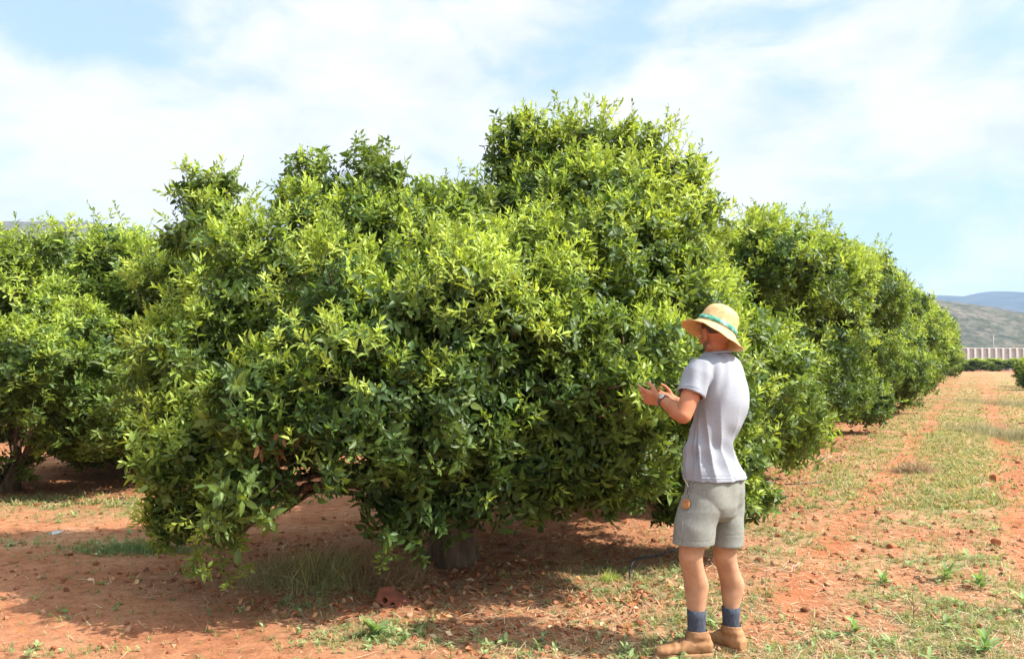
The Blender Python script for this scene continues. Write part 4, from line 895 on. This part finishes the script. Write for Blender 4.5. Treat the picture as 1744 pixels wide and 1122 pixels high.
def grasses():
    pile = Pile(); X, Y, rs = scatter(190000, 2, 3.6, 60, 1.45); den = weed_density(X, Y) ** 1.1 * np.where(Y < 7, .42, .7) + .015; k = rs.uniform(size=len(X)) < den; X, Y = X[k], Y[k]; n = len(X)
    g = np.array((.16, .215, .075)); g2 = np.array((.28, .32, .12)); g3 = np.array((.14, .20, .10)); m = rs.uniform(size=(n, 1)); m2 = rs.uniform(size=(n, 1)) < .35
    col = np.where(m2, g3, g * (1 - m) + g2 * m) * rs.uniform(.8, 1.2, (n, 1)); far = Y > 14; s = rs.uniform(.6, 1.25, n) * np.where(far, 1.5, 1)
    place_on(pile, TT, X, Y, rs, s, col, (.42, .32, .15)); o = link('grass', pile.mesh('grass'), GRASS); tag(o, 'thin green grass patches between the wheel tracks', None, None, 'stuff')
    pile = Pile(); X, Y, rs = scatter(33000, 3, 3.6, 30, 1.7); den = weed_density(X, Y) * .55 + .006; k = rs.uniform(size=len(X)) < den; X, Y = X[k], Y[k]; n = len(X)
    col = np.array((.20, .28, .11)) * (1 - (m := rs.uniform(size=(n, 1)))) + np.array((.30, .38, .17)) * m
    big = rs.uniform(size=n) < .10
    place_on(pile, RO, X[big], Y[big], rs, rs.uniform(.5, 1.15, big.sum()), col[big], (.2, .2, .1)); place_on(pile, SM, X[~big], Y[~big], rs, rs.uniform(.6, 1.5, (~big).sum()), col[~big], (.2, .2, .1))
    o = link('weeds', pile.mesh('weeds'), GRASS); tag(o, 'low broad leaved weeds dotted over the path', None, None, 'stuff')
grasses()
def far_grass():
    pile = Pile(); X, Y, rs = scatter(230000, 21, 9, 100, 1.05, .18); k = rs.uniform(size=len(X)) < weed_density(X, Y) * .9; X, Y = X[k], Y[k]; n = len(X); m = rs.uniform(size=(n, 1))
    col = np.where(rs.uniform(size=(n, 1)) < .3, np.array((.40, .34, .18)), np.array((.17, .23, .075)) * (1 - m) + np.array((.29, .33, .12)) * m) * rs.uniform(.8, 1.2, (n, 1))
    place_on(pile, TF, X, Y, rs, rs.uniform(.9, 1.9, n), col, (.42, .34, .17)); o = link('grass', pile.mesh('grass'), GRASS); tag(o, 'green and straw coloured strips of grass running away between the wheel tracks', None, None, 'stuff')
TF = [tuft_tpl(70 + i, 6, .05, .0035, .9, .25) for i in range(6)]
far_grass()
def litter():
    # dead grass stems and straw
    T = []
    for i in range(8):
        rs = np.random.RandomState(i); v, f = blade_tpl(rs.uniform(.04, .13), rs.uniform(.0009, .0022), rs.uniform(-.5, .7), 4); v = np.stack([v[:, 0], v[:, 2], v[:, 1] * rs.uniform(-.6, .6) + .004], -1); T.append((v, f, np.ones(len(v)), np.zeros(len(v))))
    pile = Pile(); X, Y, rs = scatter(165000, 5, 3.6, 45, 1.55); v = X * VV.x + Y * VV.y
    den = (.14 + .85 * np.clip(fbm(X * .7 + 9, Y * .7, 3, 60) * 2.6 - .65, 0, 1)) * np.clip((v + 3.4) / 1.6, .06, 1) + .25 * under(X, Y); k = rs.uniform(size=len(X)) < den; X, Y = X[k], Y[k]; n = len(X)
    pos = np.stack([X, Y, ground_h(X, Y) + .004], -1); d = rs.normal(0, .16, (n, 3)) + [0, 0, 1]; d /= np.linalg.norm(d, axis=1, keepdims=True); Rm = basis(d, rs.uniform(0, 6.3, n)); w = rs.randint(0, 8, n)
    col = np.array((.50, .36, .20)) * (1 - (m := rs.uniform(size=(n, 1)))) + np.array((.58, .47, .31)) * m; col = col * rs.uniform(.55, 1.05, (n, 1))
    for ti in range(8):
        q = np.where(w == ti)[0]; pile.add(T[ti], pos[q], Rm[q], rs.uniform(.5, 1.4, len(q)), col[q])
    o = link('straw_litter', pile.mesh('straw_litter'), DRY); tag(o, 'pale dead grass stems lying over the path', None, None, 'stuff')
    # fallen leaves
    pile = Pile(); T = []
    for i in range(8):
        rs = np.random.RandomState(90 + i); v, f = leaf(rs, .062, .42, rs.uniform(.1, .9), rs.uniform(.2, 1.0)); v[:, 1] -= .03; T.append((v, f, np.ones(len(v)), np.zeros(len(v))))
    X, Y, rs = scatter(33000, 6, 4.2, 24, 1.6); den = under(X, Y) * (.25 + .75 * (fbm(X * 1.5, Y * 1.5, 2, 33) > .5)) * np.where(X > -.9, 1, .4) + .012; k = rs.uniform(size=len(X)) < den * .8; X, Y = X[k], Y[k]; n = len(X)
    pos = np.stack([X, Y, ground_h(X, Y) + .010], -1); d = rs.normal(0, .35, (n, 3)) + [0, 0, 1]; d /= np.linalg.norm(d, axis=1, keepdims=True); Rm = basis(d, rs.uniform(0, 6.3, n)); w = rs.randint(0, 8, n)
    pal = np.array([(.40, .15, .065), (.52, .27, .13), (.26, .10, .05), (.60, .42, .24)]); col = pal[rs.choice(4, n, p=[.4, .28, .22, .10])] * rs.uniform(.7, 1.2, (n, 1))
    for ti in range(8):
        q = np.where(w == ti)[0]; pile.add(T[ti], pos[q], Rm[q], rs.uniform(.6, 1.15, len(q)), col[q])
    o = link('leaf_litter', pile.mesh('leaf_litter'), DRY); tag(o, 'curled brown fallen leaves under the trees', None, None, 'stuff')
litter()
def G(px, py):               # where a bearing meets the ground
    Y = CAMH * F / (py - HZ); X = (px - CX) / F * Y
    for _ in range(4): z = gz(X, Y); Y = (CAMH - z) * F / (py - HZ); X = (px - CX) / F * Y
    return Vector((X, Y, gz(X, Y)))
def clump(name, px, py, n, L, rad, cols, seed, label, cat, w=.0014, spread=.9, m=None, group=None, T=None, tilt=.3):
    rs = np.random.RandomState(seed); g = G(px, py); pile = Pile(); T = T or [tuft_tpl(seed * 3 + i, 6, L, w * 1.8, spread, .0) for i in range(6)]
    X = rs.normal(0, rad[0], n); Y = rs.normal(0, rad[1], n); z = ground_h(X + g.x, Y + g.y) - g.z - .005; pos = np.stack([X, Y, z], -1); d = rs.normal(0, tilt, (n, 3)) + [0, 0, 1]; d[:, 2] = np.abs(d[:, 2]); d /= np.linalg.norm(d, axis=1, keepdims=True); Rm = basis(d, rs.uniform(0, 6.3, n)); wv = rs.randint(0, len(T), n)
    cc = np.array(cols); col = cc[rs.randint(0, len(cc), n)] * rs.uniform(.7, 1.3, (n, 1)); s = rs.uniform(.6, 1.2, n) * np.exp(-(X / rad[0]) ** 2 * .22 - (Y / rad[1]) ** 2 * .22)
    for ti in range(len(T)):
        q = np.where(wv == ti)[0]; pile.add(T[ti], pos[q], Rm[q], s[q], col[q], (.3, .25, .12))
    o = link(name, pile.mesh(name), m or DRY); o.location = g; tag(o, label, cat, group); return o
clump('weed_clump', 560, 985, 900, .28, (.27, .20), [(.27, .29, .09), (.36, .34, .13), (.40, .30, .15)], 11, 'shaggy yellow green weed clump left of the big trunk, under the crown', 'weed clump', spread=1.3, tilt=.8)
clump('dry_weed_clump', 655, 985, 700, .26, (.16, .14), [(.38, .23, .12), (.46, .32, .18), (.30, .18, .10)], 12, 'tangled brown dry weed clump just left of the big trunk, behind the brick', 'weed clump', spread=1.3, tilt=.9)
clump('dry_weed_clump', 475, 985, 420, .22, (.20, .16), [(.34, .27, .13), (.42, .31, .18)], 13, 'thin dry weed clump at the left end of the shaggy weeds', 'weed clump', spread=1.3, tilt=.9)
clump('weed_mat', 250, 935, 900, .07, (.36, .12), [(.13, .20, .08), (.17, .23, .10)], 14, 'flat dark green weed mat in the shade left of the big crown', None, m=GRASS)['kind'] = 'stuff'
clump('weed_clump', 1037, 985, 160, .075, (.045, .04), [(.30, .38, .08), (.38, .42, .12)], 15, 'small yellow green grass tuft beside the shadow edge, left of the pipe', 'grass tuft', m=GRASS)
clump('dry_bush', 1553, 802, 420, .22, (.17, .17), [(.33, .22, .14), (.42, .30, .20), (.26, .18, .12)], 16, 'round brown dry bush by the left wheel track', 'bush', spread=1.3)
clump('dry_bush', 1722, 745, 900, .34, (.32, 1.5), [(.30, .28, .17), (.40, .35, .23), (.22, .23, .13)], 17, 'tall grey green dry weeds at the right edge of the path', 'bush', spread=.7)
clump('dry_bush', 1720, 690, 700, .40, (.45, 2.6), [(.30, .28, .17), (.42, .36, .24), (.22, .24, .13)], 18, 'far tall grey dry weeds at the right edge beyond the nearer ones', 'bush', spread=.7)
clump('weed_clump', 1150, 968, 60, .07, (.10, .07), [(.28, .36, .14), (.2, .3, .1)], 19, 'pale green weed tuft at the end of the black pipe', 'weed clump', m=GRASS)
for k, (px, py, s, lab) in enumerate(((640, 1080, 1.35, 'pale green broad leaved weed in the sun just below the hollow brick'), (1605, 985, 1.5, 'upright pale green weed in the middle of the path, beyond the others'), (1662, 1000, 1.3, 'pale spreading weed right of the upright weed'), (1668, 1108, 1.4, 'jagged green weed in the bottom right corner'),
                                 (1500, 993, 1.0, 'small green weed halfway between the man and the upright weed'), (1450, 1075, .9, 'small green weed left of the dry stalk base'), (1740, 1040, 1.4, 'pale green weed cut by the right edge'), (690, 1090, .5, 'small dark rosette of leaves right of the broad leaved weed'))):
    g = G(px, py); pile = Pile(); rs = np.random.RandomState(k); T = rosette_tpl(200 + k, 16, .085, .24 if k in (1, 3) else .36, 1.1, 3); pile.add(T, np.zeros((1, 3)), basis(np.array([[0, 0, 1.]]), np.array([k * 1.])), np.array([s]), np.array([(.22, .33, .13) if k != 7 else (.10, .19, .05)]))
    o = link('broadleaf_weed', pile.mesh('broadleaf_weed'), GRASS); o.location = g; tag(o, lab, 'weed', 'single broad leaved weeds')
# hollow brick, broken at one corner
BRICK = simple('terracotta', (.20, .060, .035), (.29, .095, .052), 18, .9, .5, 90, bdist=.003)
bm = bmesh.new(); Lb, Hb, Db = .105, .050, .12
def plate(bm, outer, holes, y0, y1):
    """slab with round holes running through it"""
    ns = 20; cells = []; x0, x1, z0, z1 = outer; xs = [x0, (holes[0][0] + holes[1][0]) / 2, x1]
    for hi, (cx_, cz_, r_) in enumerate(holes):
        a, b = xs[hi], xs[hi + 1]; rim = []
        for k in range(ns):
            t = 6.2832 * (k + .5) / ns; dx, dz = math.cos(t), math.sin(t); s_ = min([(b - cx_) / dx if dx > 1e-6 else 9, (a - cx_) / dx if dx < -1e-6 else 9, (z1 - cz_) / dz if dz > 1e-6 else 9, (z0 - cz_) / dz if dz < -1e-6 else 9]); rim.append((cx_ + dx * s_, cz_ + dz * s_))
        for (x, z), qd in (((a, z0), 0), ((b, z0), 0), ((b, z1), 0), ((a, z1), 0)):
            j = min(range(ns), key=lambda q: (rim[q][0] - x) ** 2 + (rim[q][1] - z) ** 2); rim[j] = (x, z)
        hv = [[bm.verts.new((cx_ + r_ * math.cos(6.2832 * (k + .5) / ns), y, cz_ + r_ * math.sin(6.2832 * (k + .5) / ns))) for k in range(ns)] for y in (y0, y1)]
        ov = [[bm.verts.new((x, y, z)) for x, z in rim] for y in (y0, y1)]
        for k in range(ns):
            q = (k + 1) % ns; bm.faces.new((ov[0][k], ov[0][q], hv[0][q], hv[0][k])); bm.faces.new((ov[1][q], ov[1][k], hv[1][k], hv[1][q])); bm.faces.new((hv[0][k], hv[0][q], hv[1][q], hv[1][k])); bm.faces.new((ov[0][q], ov[0][k], ov[1][k], ov[1][q]))
plate(bm, (-.075, .075, -.032, .032), ((-.026, 0, .019), (.036, 0, .019)), 0, .16)
bmesh.ops.remove_doubles(bm, verts=bm.verts, dist=.0004)
for v in bm.verts:
    if v.co.x < -.06: v.co.z += .022 * (1 if v.co.z > 0 else .3); v.co.x -= .012 * (v.co.y < .05)
    v.co += Vector([random.uniform(-.0012, .0012) for _ in range(3)])
b0 = G(662, 1030); br = bm_obj('hollow_brick', bm, BRICK, sm=False); br.location = b0 + Vector((0, .02, .026)); br.rotation_euler = (R(-8), R(22), R(-24)); tag(br, 'broken red hollow brick with two round holes lying in the shade left of the trunk', 'brick')
# black drip pipes
PIPE = simple('black_polythene', (.014, .014, .015), (.04, .04, .04), 8, .75)
def pipe(pts, r, lab, lift=.006):
    q = []
    for i in range(len(pts) - 1):
        for t in np.linspace(0, 1, 8, endpoint=False): a = Vector(pts[i]).lerp(Vector(pts[i + 1]), float(t)); q.append(a)
    q.append(Vector(pts[-1])); q2 = []
    for i, a in enumerate(q): k = [q[max(0, min(len(q) - 1, i + j))] for j in (-3, -2, -1, 0, 1, 2, 3)]; q2.append(sum(k, Vector()) / 7)
    bm = bmesh.new(); q3 = []
    for a in q2: q3.append(Vector((a.x, a.y, max(a.z, gz(a.x, a.y) + lift))))
    tube(bm, q3, r, 8); o = bm_obj('irrigation_pipe', bm, PIPE); tag(o, lab, 'pipe')
g1, g2, g3 = G(1071, 985), G(1074, 968), G(1128, 940)
pipe([g1 - ZZ * .03, g1 + ZZ * .05, g2 + ZZ * .07, G(1092, 956) + ZZ * .05, G(1110, 948) + ZZ * .02, g3, G(1190, 925), G(1260, 905)], .009, 'black irrigation pipe bending out of the ground in front of the man')
pipe([G(-60, 853), G(40, 856), G(120, 855), G(200, 857), G(290, 855), G(380, 852)], .008, 'thin dark irrigation hose along the left row, on sunlit earth')
pipe([G(1290, 822), G(1330, 824), G(1372, 823), G(1420, 815)], .008, 'black hose end sticking out behind the man, right of the crown')
# small single things on the ground
def oneleaf(px, py, s, lab, rz_):
    v, f = leaf(None, .085, .62, .25, .25); me = np_mesh('fallen_leaf', v, f, np.tile((.10, .34, .05), (len(v), 1))); o = link('fallen_leaf', me, LEAF); o.location = G(px, py) + ZZ * .012; o.rotation_euler = (.25, .1, rz_); o.scale = (s, s, s); tag(o, lab, 'leaf', 'fresh green leaves on the earth')
oneleaf(122, 1040, .85, 'bright green fresh leaf on bare shaded earth, nearest the left corner', 1.2); oneleaf(187, 992, .9, 'fresh green leaf on shaded earth, farther back than the other', 1.7)
PAPER = simple('white_paper', (.70, .69, .66), (.78, .77, .74), 30, .8)
bm = bmesh.new(); w_ = [bm.verts.new((x * .05, y * .03, .004 + .008 * math.sin(x * 2 + y))) for y in (-1, 0, 1) for x in (-1, -.3, .4, 1)]
for j in range(2):
    for i in range(3): bm.faces.new((w_[j * 4 + i], w_[j * 4 + i + 1], w_[j * 4 + i + 5], w_[j * 4 + i + 4]))
bmesh.ops.solidify(bm, geom=bm.faces[:], thickness=.0012); o = bm_obj('paper_scrap', bm, PAPER); o.location = G(100, 905) + ZZ * .008; o.rotation_euler = (.2, 0, .3); tag(o, 'small white scrap of paper on shaded earth at the left', 'paper scrap')
ROT = simple('rotten_peel', (.03, .015, .01), (.10, .05, .03), 60, .8, .8, 150, bdist=.004)
for px, py, r, lab in ((1322, 840, .042, 'black rotten orange on the earth right of the crown'), (211, 852, .033, 'small black rotten orange beside the left edge of the big crown')):
    bm = bmesh.new(); bmesh.ops.create_icosphere(bm, subdivisions=4, radius=r)
    V_ = np.array([v.co[:] for v in bm.verts]); n_ = noise3(V_ / r, 1.8, 3) * .14 + noise3(V_ / r, 6, 4) * .04
    for v, k in zip(bm.verts, n_): v.co *= 1 + k; v.co.z *= .8
    o = bm_obj('rotten_orange', bm, ROT); o.location = G(px, py) + ZZ * r * .7; tag(o, lab, 'rotten fruit', 'rotten oranges on the ground')
TWIG = simple('bleached_twig', (.42, .33, .24), (.58, .48, .37), 20, .85)
def twigs(name, px, py, segs, r, lab, cat, m=TWIG):
    g = G(px, py); bm = bmesh.new()
    for pts in segs: tube(bm, [Vector(p) for p in pts], [r * (1 - .6 * i / (len(pts) - 1)) for i in range(len(pts))], 6)
    o = bm_obj(name, bm, m); o.location = g; tag(o, lab, cat); return o
twigs('dry_branch', 1405, 790, [[(-.12, 0, .01), (-.05, .0, .05), (.02, 0, .09), (.1, .02, .13)], [(-.02, 0, .07), (-.09, .03, .14), (-.17, .05, .24)], [(0, 0, .01), (.08, -.02, .03), (.2, -.04, .11), (.24, -.04, .17)], [(.02, 0, .09), (.0, .03, .17)]], .009, 'bleached forked dry branch lying beyond the man near the second tree', 'branch')
rg = random.Random(3); tang = []
for k in range(6):
    a = rg.uniform(0, 6.28); p = Vector((rg.uniform(-.14, .14), rg.uniform(-.05, .05), .012)); s_ = [p]
    for j in range(6): a += rg.uniform(-.8, .8); p = p + Vector((math.cos(a) * .05, math.sin(a) * .035, rg.uniform(-.012, .016))); p.z = max(.006, p.z); s_.append(p.copy())
    tang.append(s_)
twigs('twig_tangle', 1325, 970, tang, .0022, 'tangle of pale bleached twigs on the earth right of his knees', 'twigs')
twigs('twig_tangle', 1345, 1062 - 90, [t[::-1] for t in tang[:3]], .002, 'few loose pale twigs beside the larger tangle', 'twigs')
DARKST = simple('dark_dry_stem', (.16, .10, .07), (.27, .18, .12), 30, .9)
twigs('dry_stalk', 1549, 1052, [[(0, 0, -.01), (.002, 0, .07), (-.004, .002, .14), (.003, 0, .20)], [(0, 0, .05), (.03, .01, .075), (.04, .01, .10)], [(0, 0, .09), (-.025, 0, .125), (-.03, .005, .15)], [(0, 0, .0), (-.08, .03, .012), (-.14, .05, .02)]], .004, 'thin dark dry stalk standing upright in the middle of the earth path', 'dry stalk', DARKST)
for k, (px, py, r) in enumerate(((1690, 818, .085), (1675, 812, .055), (1700, 830, .05), (1640, 1000, .035), (1690, 925, .05), (1515, 930, .04))):
    V_, F_, _c, _s = rock_tpl(120 + k, 3); me = np_mesh('earth_clod', V_ * r, F_, np.tile((.40, .15, .075), (len(V_), 1))); o = link('earth_clod', me, SOILC); o.location = G(px, py) + ZZ * r * .3
    tag(o, ('largest red earth clod beside the wheel track', 'red earth clod touching the left of the largest one', 'red earth clod just in front of the largest one', 'red earth clod close to the pale spreading weed', 'red earth clod in the wheel track nearer than the pile', 'lone red earth clod between the man and the wheel track')[k], 'clod', 'larger clods of earth')

# ---------------------------------------------------------------- haze
HZM = bpy.data.materials.new('haze_air'); HZM.use_nodes = True; t_ = HZM.node_tree
t_.nodes.remove(t_.nodes['Principled BSDF']); pv = t_.nodes.new('ShaderNodeVolumePrincipled'); pv.inputs['Color'].default_value = (.50, .70, 1.0, 1); pv.inputs['Density'].default_value = HAZE
t_.links.new(pv.outputs[0], t_.nodes['Material Output'].inputs['Volume'])
bm = bmesh.new(); box(bm, -9200, 9200, -9200, 9200, -6, 420); hz = bm_obj('haze', bm, HZM, sm=False); tag(hz, 'pale bluish haze between the orchard and the far hills', None, None, 'stuff')
